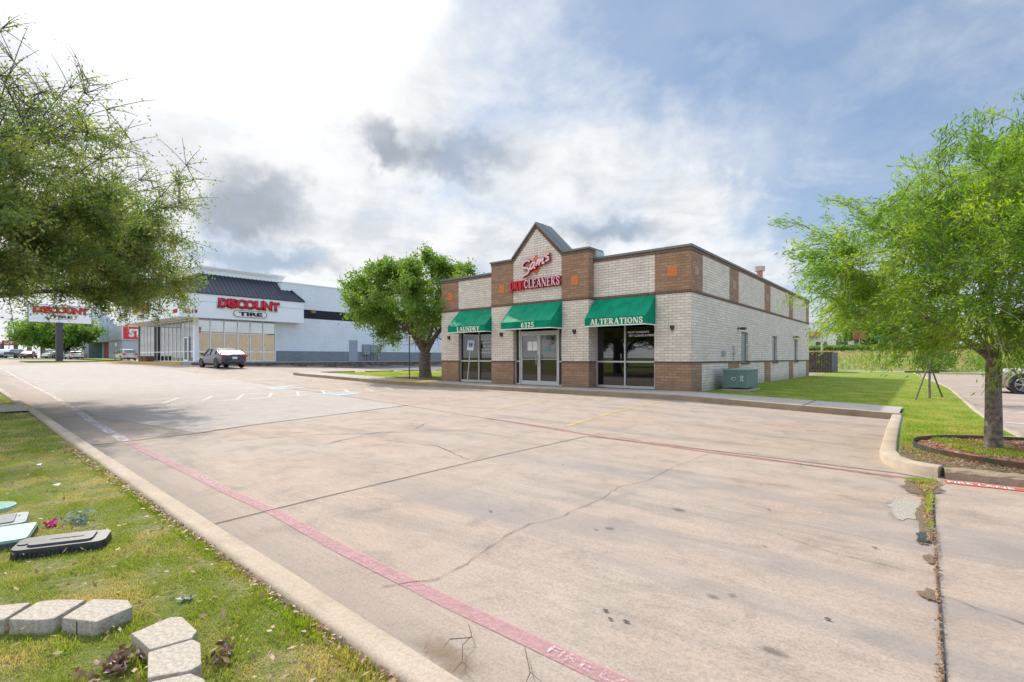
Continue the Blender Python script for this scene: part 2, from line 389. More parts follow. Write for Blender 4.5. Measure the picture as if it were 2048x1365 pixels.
RIMD = mat('dark_alloy', (.12, .12, .13), .35, metal=.8)
TAIL = mat('tail_lamp', (.45, .01, .015), .2)
PLATE = mat('plate_white', (.7, .7, .7), .5)
GALV = mat('galvanised_steel', (.42, .44, .45), .45, metal=.6)
BLOCK = mat('block_concrete', (.50, .43, .35), .95, noise=.3, nscale=60, bump=.8, bscale=120)

# ------------------------------------------------------------------ draped sheets
def lines(lo, hi, knots):
    L = set(knots)
    for a, b, st in ((-500, -120, 20), (-120, -60, 5), (-60, 30, 1), (30, 80, 5), (80, 620, 20)):
        v = a
        while v <= b: L.add(v); v += st
    return sorted(x for x in L if lo-21 <= x <= hi+21)
def clip(poly, ax, val, keep_less):
    out = []
    for i in range(len(poly)):
        a, b = poly[i], poly[(i+1) % len(poly)]
        ia = (a[ax] <= val) if keep_less else (a[ax] >= val); ib = (b[ax] <= val) if keep_less else (b[ax] >= val)
        if ia: out.append(a)
        if ia != ib:
            t = (val-a[ax])/(b[ax]-a[ax]); out.append((a[0]+(b[0]-a[0])*t, a[1]+(b[1]-a[1])*t))
    return out
def sheet(name, poly, dz, material, parent=None, zf=None, skirt=0., **k):
    zf = zf or gz
    xs = [p[0] for p in poly]; ys = [p[1] for p in poly]
    LX = lines(min(xs), max(xs), SK); LY = lines(min(ys), max(ys), TK)
    mb = MB(); idx = {}
    def vid(p):
        q = (round(p[0], 4), round(p[1], 4))
        if q not in idx: idx[q] = len(mb.v); mb.v.append((q[0], q[1], zf(*q)+dz))
        return idx[q]
    for a, b in zip(LX, LX[1:]):
        pa = clip(clip(poly, 0, a, False), 0, b, True)
        if len(pa) < 3: continue
        for c, d in zip(LY, LY[1:]):
            pc = clip(clip(pa, 1, c, False), 1, d, True)
            if len(pc) < 3: continue
            ids = []
            for p in pc:
                i = vid(p)
                if not ids or ids[-1] != i: ids.append(i)
            if ids[0] == ids[-1]: ids.pop()
            if len(set(ids)) >= 3 and len(set(ids)) == len(ids):
                ar = sum(mb.v[ids[i]][0]*mb.v[ids[(i+1) % len(ids)]][1]-mb.v[ids[(i+1) % len(ids)]][0]*mb.v[ids[i]][1] for i in range(len(ids)))
                if abs(ar) > 1e-5: mb.f.append(tuple(ids) if ar > 0 else tuple(ids[::-1])); mb.m.append(0)
    me = bpy.data.meshes.new(name); me.from_pydata(mb.v, [], mb.f); me.materials.append(material); me.update()
    o = link(bpy.data.objects.new(name, me), parent)
    return tag(o, **k)
def resample(path, step):
    out = []
    for (a, b) in zip(path, path[1:]):
        L = math.hypot(b[0]-a[0], b[1]-a[1]); n = max(1, int(math.ceil(L/step)))
        for i in range(n): out.append((a[0]+(b[0]-a[0])*i/n, a[1]+(b[1]-a[1])*i/n))
    out.append(path[-1]); return out
def sweep(mb, path, prof, step=.8, m=0, jit=0., rnd=None):
    """prof: list of (offset to the left of travel, z above ground)"""
    P = resample(path, step); rings = []
    for i, p in enumerate(P):
        a = P[max(i-1, 0)]; b = P[min(i+1, len(P)-1)]
        dx, dy = b[0]-a[0], b[1]-a[1]; L = math.hypot(dx, dy) or 1; nx, ny = -dy/L, dx/L
        g = gz(*p); r = []
        for (o, z) in prof:
            jx = random.uniform(-jit, jit) if jit else 0; jz = random.uniform(-jit, jit)*.6 if jit else 0
            r.append(len(mb.v)); mb.v.append((p[0]+nx*(o+jx), p[1]+ny*(o+jx), g+z+jz))
        rings.append(r)
    for r0, r1 in zip(rings, rings[1:]):
        for k in range(len(prof)-1): mb.f.append((r0[k], r1[k], r1[k+1], r0[k+1])); mb.m.append(m)
    mb.f.append(tuple(rings[0])); mb.f.append(tuple(rings[-1][::-1])); mb.m += [m, m]
def kerb_prof(wd, h, r=.03):
    return [(-wd/2, -.2), (-wd/2, h-r), (-wd/2+r*.4, h-r*.25), (-wd/2+r, h), (wd/2-r*.5, h), (wd/2, h-r*.5), (wd/2, -.2)]
def stripe(name, path, wd, material, dz=.005, taper=0, jit=0., **k):
    mb = MB(); P = resample(path, .35 if jit == 0 else .09)
    for i in range(len(P)-1):
        a, b = P[i], P[i+1]; dx, dy = b[0]-a[0], b[1]-a[1]; L = math.hypot(dx, dy) or 1; nx, ny = -dy/L, dx/L
        if i == 0: w0 = wd*(1 if not jit else random.uniform(.3, 1.5)); j0 = random.uniform(-jit, jit)
        w1 = wd*(1 if not jit else random.uniform(.25, 1.7)); j1 = random.uniform(-jit, jit)
        q = [(a[0]+nx*(-w0/2+j0), a[1]+ny*(-w0/2+j0)), (b[0]+nx*(-w1/2+j1), b[1]+ny*(-w1/2+j1)), (b[0]+nx*(w1/2+j1), b[1]+ny*(w1/2+j1)), (a[0]+nx*(w0/2+j0), a[1]+ny*(w0/2+j0))]
        mb.quad(*[(x, y, gz(x, y)+dz) for x, y in q]); w0, j0 = w1, j1
    o = mb.build(name, material); 
    return tag(o, **k)

# ------------------------------------------------------------------ lettering
def text_mesh(body, bold=0.):
    cu = bpy.data.curves.new('lettering', 'FONT'); cu.body = body; cu.size = 1; cu.offset = bold; cu.resolution_u = 4
    ob = bpy.data.objects.new('lettering', cu); col.objects.link(ob)
    dg = bpy.context.evaluated_depsgraph_get(); me = bpy.data.meshes.new_from_object(ob.evaluated_get(dg))
    bpy.data.objects.remove(ob); bpy.data.curves.remove(cu)
    return me
def lettering(name, body, org, U, V, W, H, depth, mats, parent=None, bold=0., shear=0., space=1., n=None, grow=0.):
    """body fitted in the W x H rectangle whose lower left corner is org; U, V unit vectors; depth along U x V"""
    me = text_mesh(body, bold)
    co = np.array([v.co[:] for v in me.vertices]); mn = co.min(0); mx = co.max(0)
    U, V = Vector(U), Vector(V); Nn = U.cross(V)
    org = Vector(org)-(U+V)*grow; W += 2*grow; H += 2*grow
    bm = bmesh.new(); bm.from_mesh(me)
    for v in bm.verts:
        a = (v.co.x-mn[0])/(mx[0]-mn[0])*W; b = (v.co.y-mn[1])/(mx[1]-mn[1])*H
        v.co = org+U*(a+shear*b)+V*b
    if depth:
        front = list(bm.faces)
        r = bmesh.ops.extrude_face_region(bm, geom=front)
        for g in r['geom']:
            if isinstance(g, bmesh.types.BMVert): g.co += Nn*depth
        for f in bm.faces: f.material_index = 0 if abs(f.normal.dot(Nn)) > .7 else (1 if len(mats) > 1 else 0)
        bmesh.ops.recalc_face_normals(bm, faces=bm.faces)
        for f in bm.faces: f.material_index = 0 if abs(f.normal.dot(Nn)) > .7 else (1 if len(mats) > 1 else 0)
    bm.to_mesh(me); bm.free()
    for m in mats: me.materials.append(m)
    me.name = name
    return link(bpy.data.objects.new(name, me), parent)
# serif letters drawn as strokes: (points, width)
T_, t_ = .17, .07
SER = {
'L': (.66, [([(.14,0),(.14,1)],T_),([(.0,.03),(.62,.03)],t_),([(.0,.97),(.3,.97)],t_),([(.6,0),(.62,.26)],t_)]),
'A': (.80, [([(.08,0),(.38,1)],t_),([(.38,1),(.68,0)],T_),([(.2,.33),(.58,.33)],t_),([(0,.03),(.2,.03)],t_),([(.54,.03),(.8,.03)],t_)]),
'U': (.76, [([(.15,1),(.15,.3),(.24,.08),(.4,.03),(.56,.1),(.62,.3)],.13),([(.62,.3),(.62,1)],t_),([(0,.97),(.3,.97)],t_),([(.5,.97),(.76,.97)],t_)]),
'N': (.82, [([(.12,0),(.12,1)],t_),([(.1,1),(.68,0)],T_),([(.7,0),(.7,1)],t_),([(0,.03),(.24,.03)],t_),([(.58,.97),(.82,.97)],t_)]),
'D': (.78, [([(.15,0),(.15,1)],T_),([(.0,.97),(.38,.97),(.6,.85),(.7,.5),(.6,.15),(.38,.03),(0,.03)],.085),([(.66,.3),(.69,.5),(.66,.7)],.15)]),
'R': (.78, [([(.15,0),(.15,1)],T_),([(0,.97),(.4,.97),(.56,.88),(.58,.74),(.52,.58),(.38,.52),(.2,.52)],.08),([(.55,.68),(.56,.82)],.14),([(.36,.52),(.64,.03)],T_),([(0,.03),(.3,.03)],t_),([(.6,.03),(.78,.03)],t_)]),
'Y': (.76, [([(.1,1),(.38,.48)],T_),([(.66,1),(.38,.48)],t_),([(.38,.5),(.38,0)],T_),([(0,.97),(.24,.97)],t_),([(.54,.97),(.76,.97)],t_),([(.24,.03),(.52,.03)],t_)]),
'T': (.70, [([(.35,0),(.35,1)],T_),([(.02,.96),(.68,.96)],t_),([(.03,1),(.03,.76)],t_),([(.67,1),(.67,.76)],t_),([(.2,.03),(.5,.03)],t_)]),
'E': (.68, [([(.15,0),(.15,1)],T_),([(0,.03),(.6,.03)],t_),([(0,.97),(.58,.97)],t_),([(.15,.52),(.44,.52)],t_),([(.44,.4),(.44,.64)],t_),([(.58,1),(.58,.78)],t_),([(.62,0),(.62,.24)],t_)]),
'I': (.36, [([(.18,0),(.18,1)],T_),([(.02,.03),(.34,.03)],t_),([(.02,.97),(.34,.97)],t_)]),
'O': (.80, [([(.4,.98),(.2,.88),(.1,.5),(.2,.12),(.4,.02),(.6,.12),(.7,.5),(.6,.88),(.4,.98)],.1),([(.1,.3),(.09,.5),(.1,.7)],.16),([(.7,.3),(.71,.5),(.7,.7)],.16)]),
'S': (.62, [([(.52,.72),(.5,.88),(.32,.97),(.14,.9),(.1,.74),(.2,.58),(.42,.45),(.52,.3),(.48,.1),(.3,.02),(.12,.1),(.08,.3)],.12)]),
'C': (.74, [([(.64,.7),(.6,.88),(.4,.98),(.2,.88),(.1,.5),(.2,.12),(.4,.02),(.6,.12),(.65,.26)],.1),([(.1,.3),(.09,.5),(.1,.7)],.16),([(.65,1),(.65,.7)],t_)]),
'6': (.62, [([(.5,.9),(.34,.96),(.16,.7),(.1,.35),(.18,.08),(.3,.02),(.46,.1),(.5,.32),(.42,.54),(.3,.58),(.16,.48)],.12)]),
'3': (.60, [([(.1,.84),(.2,.96),(.36,.96),(.46,.8),(.38,.6),(.24,.54),(.42,.46),(.5,.28),(.42,.08),(.26,.02),(.08,.12)],.12)]),
'2': (.60, [([(.1,.78),(.18,.94),(.34,.97),(.46,.84),(.42,.62),(.1,.06),(.52,.06),(.54,.2)],.12)]),
'5': (.60, [([(.5,.95),(.16,.95),(.13,.56),(.3,.6),(.46,.5),(.5,.28),(.42,.08),(.26,.02),(.08,.12)],.12)]),
}
def stroke_mesh(mb, strokes, place, depth, m_face=0, m_side=1):
    k = 0
    for pts, wd in strokes:
        for a, b in zip(pts, pts[1:]):
            dx, dy = b[0]-a[0], b[1]-a[1]; L = math.hypot(dx, dy) or 1e-6; nx, ny = -dy/L*wd/2, dx/L*wd/2
            ex, ey = dx/L*wd*.28*(len(pts) > 2), dy/L*wd*.28*(len(pts) > 2)
            q = [(a[0]-nx-ex, a[1]-ny-ey), (b[0]-nx+ex, b[1]-ny+ey), (b[0]+nx+ex, b[1]+ny+ey), (a[0]+nx-ex, a[1]+ny-ey)]
            k += 1; dd = depth+.0006*(k % 9)
            lo = [place(x, y, 0) for x, y in q]; hi = [place(x, y, dd) for x, y in q]
            i = len(mb.v); mb.v += lo+hi
            mb.f.append((i+4, i+5, i+6, i+7)); mb.m.append(m_face)
            for j in range(4): mb.f.append((i+j, i+(j+1) % 4, i+4+(j+1) % 4, i+4+j)); mb.m.append(m_side)
def serif_text(name, body, org, U, V, W, H, depth, mats, parent=None, gap=.12, bold=1.):
    U, V = Vector(U), Vector(V); Nn = U.cross(V); org = Vector(org)
    tot = sum(SER[c][0] if c != ' ' else .4 for c in body)+gap*(len(body)-1); k = W/tot
    mb = MB(); x = 0
    for c in body:
        if c == ' ': x += .4+gap; continue
        wd, st = SER[c]
        stroke_mesh(mb, [(p, w_*bold) for p, w_ in st], lambda a, b, d, x=x: tuple(org+U*((x+a)*k)+V*(b*H)+Nn*d), depth)
        x += wd+gap
    return mb.build(name, mats if len(mats) > 1 else [mats[0], mats[0]], parent)

# ================================================================== GROUND, LOT, LAWNS
sheet('ground', [(-500, -400), (300, -400), (300, 600), (-500, 600)], -.06, HILL, kind='structure', label='rough open ground running back to the horizon')
LOT = sheet('parking_lot', [(-115, .8), (60, .2), (60, 51.5), (-115, 51.5)], 0, CONC, kind='structure', label='wide stained concrete parking lot in front of the brick shop')
sheet('concrete_patch', [(-9.75, 3.2), (-10.1, 4.2), (-11.0, 8.72), (-17.5, 9.85), (-29, 11.4), (-38, 11.6), (-60, 11.6), (-60, 4.6), (-30, 3.6), (-14, 2.7)], .004, CONC2, kind='structure', label='paler pebbly slab of the parking lot towards the left')
sheet('service_road', [(-48.6, 27), (-33.5, 27), (-33.5, 50), (-48.6, 50)], .005, ASPH, kind='structure', label='strip of grey asphalt below the retaining wall')
sheet('street', [(-300, -60), (-160, -60), (-160, 200), (-300, 200)], .01, ASPH, kind='structure', label='grey street far off behind the parked cars')
NEARK = [(14, 1.0), (-1.3, 1.22), (-3.8, 1.31), (-8, 1.47), (-15, 1.78), (-27, 2.15), (-60, 3.2), (-112, 5)]
mb = MB(); sweep(mb, NEARK[::-1], kerb_prof(.145, .15), .5, jit=.004)
o = mb.build('kerb', KERB, smooth=True, auto=50); tag(o, kind='structure', label='long pale concrete kerb between the near lawn and the lot')
LAWN1 = [(a, b-.05) for a, b in NEARK]+[(-112, -28), (14, -28)]
sheet('lawn', LAWN1, .10, TURF, kind='structure', label='patchy green and tan lawn strip in the left foreground')
sheet('path', [(-18.0, -3), (-17.55, 1.88), (-15.3, 1.76), (-15.7, -3)], .14, SIDEW, kind='structure', label='short concrete walk crossing the near lawn')
# right hand lawn with its kerb
RK = [(-.6, 15.3), (-.52, 11.5), (-.44, 8.75), (-.36, 8.25), (-.2, 7.95), (-.02, 7.83), (.10, 7.80)]
RK2 = [(.13, 7.83), (.45, 7.86), (.9, 7.88), (3.2, 7.92), (9, 8.0)]
LAWN2 = [(-6.35, 17.15), (-.56, 17.15), (-.52, 15.2), (-.4, 8.75), (-.3, 8.3), (-.1, 8.0), (.2, 7.9), (3.2, 7.98), (9, 8.05), (9, 10.2), (3, 11.4), (1.24, 12.2), (1.08, 15), (.95, 18), (.7, 28.8), (.1, 38), (-1, 51), (-6.35, 51)]
sheet('lawn', LAWN2, .10, TURFR, kind='structure', label='bright green lawn right of the brick shop')
mb = MB(); sweep(mb, RK[::-1], kerb_prof(.2, .13, .035), .3, jit=.004)
tag(mb.build('kerb', KERB, smooth=True, auto=50), kind='structure', label='pale concrete kerb curving round the right end of the parking bays')
mb = MB(); sweep(mb, RK2[::-1], kerb_prof(.27, .11, .05), .08, jit=.014)
tag(mb.build('kerb', KERBD, smooth=False), kind='structure', label='crumbling broken kerb below the mulched tree bed')
mb = MB(); sweep(mb, [(.82, 11.9), (1.24, 12.2), (1.08, 15), (.95, 18), (.7, 28.8), (.1, 38), (-1, 51)][::-1], kerb_prof(.14, .12), .8, jit=.003)
sweep(mb, [(9, 10.2), (3, 11.4), (1.24, 12.2)][::-1], kerb_prof(.14, .12), .8, jit=.003)
tag(mb.build('kerb', KERB, smooth=True, auto=50), kind='structure', label='kerb between the right lawn and the neighbouring parking lot')
# soil behind the broken kerb
sheet('bare_soil', [(-.34, 9.7), (-.33, 8.75), (-.22, 8.3), (.0, 8.03), (.2, 7.97), (3.2, 8.03), (3.2, 8.8), (1.2, 8.5), (.5, 8.6), (.1, 9.0), (-.1, 9.6)], .106, DIRT, kind='structure', label='bare leaf-littered soil between the broken kerb and the tree bed')
# sidewalk in front of the shop and out to the left
SW = [(-.56, 17.15), (-18.85, 17.15), (-23.5, 17.6), (-30.8, 17.9), (-31.0, 15.55), (-22, 15.28), (-.6, 15.13)]
sheet('sidewalk', [(-.56, 15.30), (-.56, 17.15), (-18.86, 17.15), (-22.5, 17.35), (-30.6, 17.5), (-30.8, 15.7), (-22, 15.43)], .15, SIDEW, kind='structure', label='concrete sidewalk along the front of the brick shop')
mb = MB(); sweep(mb, [(-.5, 15.22), (-15.3, 15.33), (-22, 15.38), (-30.9, 15.68)], [(-.1, -.3), (-.1, .13), (-.085, .148), (-.06, .153), (.1, .153), (.1, -.3)], .5, jit=.003)
tag(mb.build('kerb', KERBD, smooth=True, auto=50), kind='structure', label='weathered brown kerb face along the shop sidewalk')
sheet('pavement_joint', [(-2.6, 15.12), (-2.575, 15.12), (-2.575, 17.15), (-2.6, 17.15)], .1555, BLACK, kind='structure')
# yellow ramp patch
YEL = worn_paint('worn_yellow', (.52, .37, .09), None, .62, 5)
sheet('ramp_paint', [(-21.8, 15.32), (-18.3, 15.3), (-17.6, 16.2), (-19.0, 17.0), (-21.2, 16.8)], .157, YEL, kind='structure', label='worn yellow paint on the kerb ramp left of the shop')
# mid lawn
MIDL = [(-18.9, 17.2), (-22.5, 17.36), (-26.5, 17.45), (-30.6, 17.5), (-30.8, 20), (-31.2, 24), (-32, 28), (-32.5, 33), (-32.6, 51), (-18.9, 51)]
sheet('lawn', MIDL, .12, TURFR, kind='structure', label='small lawn round the tree left of the shop')
sheet('bare_soil', [(-18.95, 17.25), (-21.2, 17.35), (-24.0, 18.0), (-24.2, 19.5), (-22, 20.4), (-19.2, 19.3)], .135, DIRT, kind='structure', label='leaf litter and soil under the tree left of the shop')
# tire store pad
PADZ = .96
PAD = MB()
PAD.prism([(-70, 15.0), (-69.4, 14.8), (-48.4, 14.8), (-47.9, 15.3), (-47.9, 27.5), (-48.0, 62), (-70, 62)], 'z', .2, PADZ-.01)
tag(PAD.build('sidewalk', SIDEW), kind='structure', label='raised concrete walk round the showroom of the tyre store')
YK = mat('yellow_kerb_paint', (.62, .36, .04), .7, noise=.3)
mb = MB(); mb.prism([(-81, 14.45), (-48.9, 14.45), (-48.4, 14.66), (-48.4, 14.80), (-81, 14.80)], 'z', .3, PADZ-.03)
tag(mb.build('kerb', YK), kind='structure', label='yellow painted kerb in front of the tyre store')
sheet('verge', [(-47.95, 24), (-47.95, 52), (-48.9, 52), (-48.9, 24)], PADZ-.02, TURFR, zf=lambda s, t: 0, kind='structure')

# ------------------------------------------------------------------ joints, cracks, paint
JD = mat('joint_filler', (.055, .045, .038), .95)
CRK = mat('crack_dirt', (.10, .075, .055), .95)
for p, wd in (([(-4.3, 1.3), (-4.38, 2.5), (-4.46, 5), (-4.45, 7.3)], .014), ([(-9.7, 3.2), (-10.05, 4.2), (-11.0, 8.7)], .03), ([(-11, 8.72), (-17.5, 9.85), (-29, 11.4)], .035),
              ([(.03, 7.1), (.03, 5), (.045, 3.2), (.06, .8)], .013), ([(-4.45, 7.35), (-2.4, 7.55), (-.3, 7.66), (0, 7.55)], .022),
              ([(-9.7, 3.2), (-9.55, 1.6)], .03), ([(-11, 8.7), (-11.4, 15)], .02), ([(-4.9, 7.62), (-7.4, 7.95), (-11, 8.7)], .015)):
    stripe('pavement_joint', p, wd, JD, .006, kind='structure')
def crack(p, wd=.0045, jit=.014): stripe('pavement_crack', p, wd, CRK, .007, jit=jit, kind='structure')
crack([(-2.42, 1.75), (-2.26, 2.0), (-2.28, 2.27), (-2.4, 2.76), (-2.45, 3.17), (-2.37, 3.4), (-2.39, 4.18), (-2.47, 4.73), (-2.37, 5.11), (-2.43, 6.09), (-2.39, 7.4)])
crack([(-.9, 4.25), (-.55, 4.1), (-.1, 4.05)], .004); crack([(.05, 3.75), (.4, 3.6), (.75, 3.3)], .005)
crack([(-7.0, 4.0), (-7.4, 5.2), (-7.2, 5.9), (-7.7, 6.6)], .012, .03); crack([(-8.4, 3.2), (-8.0, 4.4), (-7.0, 5.6), (-6.2, 6.6)], .012, .03)
crack([(-4.5, 4.6), (-5.6, 5.0), (-6.6, 4.8)], .01, .02); crack([(-.3, 7.3), (-2, 7.45), (-4, 7.6)], .014, .01)
RDL = worn_paint('worn_pink_red', (.44, .225, .235), None, .53, 30, .24)
RDF = worn_paint('faded_red', (.36, .15, .14), None, .545, 14)
RDP = worn_paint('pale_faded_line', (.54, .46, .44), None, .53, 14, .16)
RDB = worn_paint('bright_red', (.52, .06, .06), None, .68, 20)
stripe('fire_lane_stripe', [(-.2, 1.84), (-.98, 1.85), (-2.0, 1.86), (-3.1, 1.90), (-4.3, 1.99), (-5.4, 2.0), (-7.2, 2.08), (-9.45, 2.16)], .105, RDL, kind='structure', label='pink-red fire lane stripe along the near kerb')
stripe('fire_lane_stripe', [(-9.6, 2.17), (-13.3, 2.42), (-16.4, 2.7), (-22.5, 3.12), (-30, 3.45), (-45, 4.0), (-80, 5.2)], .15, RDP, .008, kind='structure', label='faded pale continuation of the near fire lane stripe')
stripe('fire_lane_stripe', [(-7.4, 8.0), (-5.09, 7.58), (-4.32, 7.48), (-2.44, 7.38), (-1.03, 7.42), (-.2, 7.42)], .10, RDF, kind='structure', label='worn dull red fire lane stripe along the parking bays')
stripe('fire_lane_stripe', [(.13, 7.50), (.8, 7.55), (3, 7.6), (8, 7.7)], .17, RDB, .006, kind='structure', label='bright red fire lane stripe at the broken kerb')
PTW = worn_paint('worn_white_lettering', (.62, .48, .48), None, .47, 60)
def road_text(body, p0, p1, H, name='ground_lettering', m=PTW, dz=.009):
    U = Vector((p1[0]-p0[0], p1[1]-p0[1], 0)); W = U.length; U.normalize(); V = Vector((-U.y, U.x, 0))
    o = lettering(name, body, (p0[0], p0[1], 0), U, V, W, H, 0, [m], bold=.01)
    for v in o.data.vertices: v.co.z = gz(v.co.x, v.co.y)+dz
    return tag(o, kind='structure')
road_text('FIRE LANE', (-1.32, 1.825), (-.75, 1.815), .06)
road_text('NO PARKING', (-6.3, 1.995), (-5.3, 1.965), .07)
road_text('NO PARKING', (-1.35, 7.39), (-.45, 7.39), .06)
road_text('FIRE LANE', (.16, 7.46), (.70, 7.49), .09, m=WHITE)
YL = worn_paint('worn_yellow_line', (.52, .36, .14), None, .52, 25)
for p in ([(-5.33, 7.9), (-5.65, 9.8), (-5.95, 12), (-6.2, 14.9)], [(-8.14, 8.45), (-8.6, 10.2), (-9.0, 12.3), (-9.35, 14.9)]):
    stripe('parking_stripe', p, .09, YL, .005, kind='structure')
WLN = worn_paint('worn_white_line', (.68, .65, .60), None, .53, 20, .14)
BLU = worn_paint('worn_blue_white', (.46, .52, .56), None, .50, 9, .2)
sheet('accessible_marking', [(-21.5, 9.55), (-20.1, 9.5), (-20.6, 10.95), (-22.2, 11.0)], .012, BLU, kind='structure')
sheet('accessible_marking', [(-16.9, 9.5), (-15.5, 9.4), (-15.95, 10.7), (-17.4, 10.8)], .012, BLU, kind='structure')
stripe('parking_stripe', [(-18.6, 4.6), (-18.9, 7), (-18.4, 9.5), (-18.6, 13)], .1, WLN, .008, kind='structure')
stripe('parking_stripe', [(-16.6, 4.2), (-16.6, 7), (-17.2, 9.5), (-17.0, 13)], .1, WLN, .008, kind='structure')
for k in range(9):
    stripe('parking_stripe', [(-16.7, 4.6+k*1.0), (-18.7, 5.6+k*1.0)], .09, WLN, .008, kind='structure')
for x in (-22.2, -25.1, -28):
    stripe('parking_stripe', [(x, 8.5), (x, 14.8)], .1, WLN, .008, kind='structure')
LN2 = mat('white_line_paint', (.66, .64, .60), .8)
for t in (13.6, 16.2, 19.2, 22.8, 27.1, 30.9, 34.5):
    stripe('parking_stripe', [(1.35, t), (6.3, t)], .09, LN2, .008, kind='structure')
# eroded joint: litter, aggregate and puddle along the right slab edge
def soft_patch(name, c, c2, amax=.8, rough=.95, ns=9., inner=.55):
    m = bpy.data.materials.new(name); m.use_nodes = True; nt = m.node_tree; nt.nodes.clear()
    o = N(nt, 'ShaderNodeOutputMaterial'); tc = N(nt, 'ShaderNodeTexCoord'); P = geo_pos(nt)
    sb = N(nt, 'ShaderNodeVectorMath', operation='SUBTRACT'); nt.links.new(tc.outputs['Generated'], sb.inputs[0]); sb.inputs[1].default_value = (.5, .5, 0)
    ml = N(nt, 'ShaderNodeVectorMath', operation='MULTIPLY'); nt.links.new(sb.outputs[0], ml.inputs[0]); ml.inputs[1].default_value = (2, 2, 0)
    ln = N(nt, 'ShaderNodeVectorMath', operation='LENGTH'); nt.links.new(ml.outputs[0], ln.inputs[0])
    f = NOISE(nt, P, ns, 7, .7, .3); g = NOISE(nt, P, 70, 4, .7)
    k = M_(nt, 'ADD', ln.outputs['Value'], M_(nt, 'MULTIPLY', M_(nt, 'SUBTRACT', f, .5), 1.6))
    a = MR(nt, k, .95, inner, 0., amax)
    d = N(nt, 'ShaderNodeBsdfPrincipled'); nt.links.new(MIX(nt, MR(nt, g, .35, .65), c, c2), d.inputs['Base Color']); d.inputs['Roughness'].default_value = rough
    t = N(nt, 'ShaderNodeBsdfTransparent'); mx = N(nt, 'ShaderNodeMixShader')
    nt.links.new(a, mx.inputs[0]); nt.links.new(t.outputs[0], mx.inputs[1]); nt.links.new(d.outputs[0], mx.inputs[2]); nt.links.new(mx.outputs[0], o.inputs[0]); return m
HOLE = soft_patch('exposed_gravel', (.42, .38, .32), (.20, .17, .14), .95, ns=12, inner=.75)
LIT = soft_patch('leaf_litter', (.20, .13, .08), (.09, .065, .045), .95, ns=16, inner=.8)
PUD = mat('puddle_water', (.05, .055, .06), .03, spec=.9)
def ragged(name, c, rx, ry, m, dz, seed, label=None, cat=None, kind='structure'):
    rr = random.Random(seed); n = 26
    ph = [rr.uniform(0, 6.3) for _ in range(4)]
    pts = []
    for i in range(n):
        a = 2*math.pi*i/n; k = 1+.22*math.sin(3*a+ph[0])+.16*math.sin(5*a+ph[1])+.1*math.sin(9*a+ph[2])
        pts.append((c[0]+rx*k*math.cos(a), c[1]+ry*k*math.sin(a)))
    mb = MB(); mb.quad(*[(x, y, gz(x, y)+dz) for x, y in pts])
    return tag(mb.build(name, m), label=label, cat=cat, kind=kind)
ragged('exposed_gravel', (-.17, 5.85), .15, .5, HOLE, .005, 1, 'patch of bare gravel where the slab surface broke away')
ragged('leaf_litter', (-.03, 5.5), .055, .75, LIT, .010, 2, 'strip of dead leaves beside the slab joint')
ragged('leaf_litter', (-.08, 6.95), .17, .42, LIT, .010, 3, 'dead leaves washed against the broken kerb')
ragged('puddle', (-.03, 4.9), .05, .14, PUD, .014, 4, 'small puddle in the broken slab joint')
ragged('leaf_litter', (.0, 3.7), .045, .09, LIT, .011, 5); ragged('leaf_litter', (.0, 4.4), .03, .12, LIT, .011, 6)
ragged('leaf_litter', (.045, 2.5), .009, .4, LIT, .011, 7)
STN = soft_patch('oil_stain', (.13, .11, .095), (.10, .085, .075), .5, ns=10, inner=.1); STNB = soft_patch('dark_spot', (.035, .035, .035), (.05, .045, .04), .9, ns=30, inner=.6)
for c, rx, ry, s in (((-.93, 2.86), .05, .03, 1), ((-.85, 2.95), .03, .03, 2), ((-1.7, 4.35), .07, .05, 3), ((-1.92, 3.5), .05, .04, 4), ((-1.98, 3.4), .03, .02, 5), ((-.9, 3.9), .03, .02, 6), ((-.55, 2.5), .08, .04, 7)):
    ragged('stain', c, rx, ry, STN, .0075, 40+s)
for c in ((-1.30, 2.33), (-1.24, 2.27), (-1.17, 2.30), (-2.9, 3.2), (-1.1, 4.9), (-.4, 3.0), (-.3, 4.4), (-3.5, 5.2)):
    ragged('stain', c, .018, .012, STNB, .009, int(abs(c[0])*100))
RUST = soft_patch('rust_stain', (.25, .17, .10), (.22, .14, .08), .55, ns=5, inner=.0)
ragged('stain', (-1.62, 1.53), .28, .10, RUST, .0075, 77)

# ================================================================== BRICK SHOP
SHOP = empty('dry_cleaner_shop', (-12.6, 17.15, .15), label='single-storey cream and brown brick shop with green awnings and a pointed gable', cat='shop')
SL = Vector((-12.6, 17.15, .15))
def sp(mb, name, mats, parent=None, **k):
    p = parent or SHOP; o = mb.build(name, mats, p, **k); o.matrix_parent_inverse = Matrix.Translation(-world_loc(p)); return o
def world_loc(p):
    v = Vector(p.location); q = p.parent
    while q is not None: v = v+Vector(q.location); q = q.parent
    return v
def fix(o, p): 
    o.parent = p; o.matrix_parent_inverse = Matrix.Translation(-world_loc(p)); return o
XL, XR, YF, YB, YC = -18.85, -6.29, 17.15, 39.1, 16.75
B0 = -.3; ZB = 1.10; ZB2 = 1.18; ZU = 3.56; ZU2 = 3.67; ZP = 5.02; ZT_ = 5.14
m_ = MB()
def wallbox(mb, x0, x1, y0, y1, z0, z1): mb.box(x0, x1, y0, y1, z0, z1)
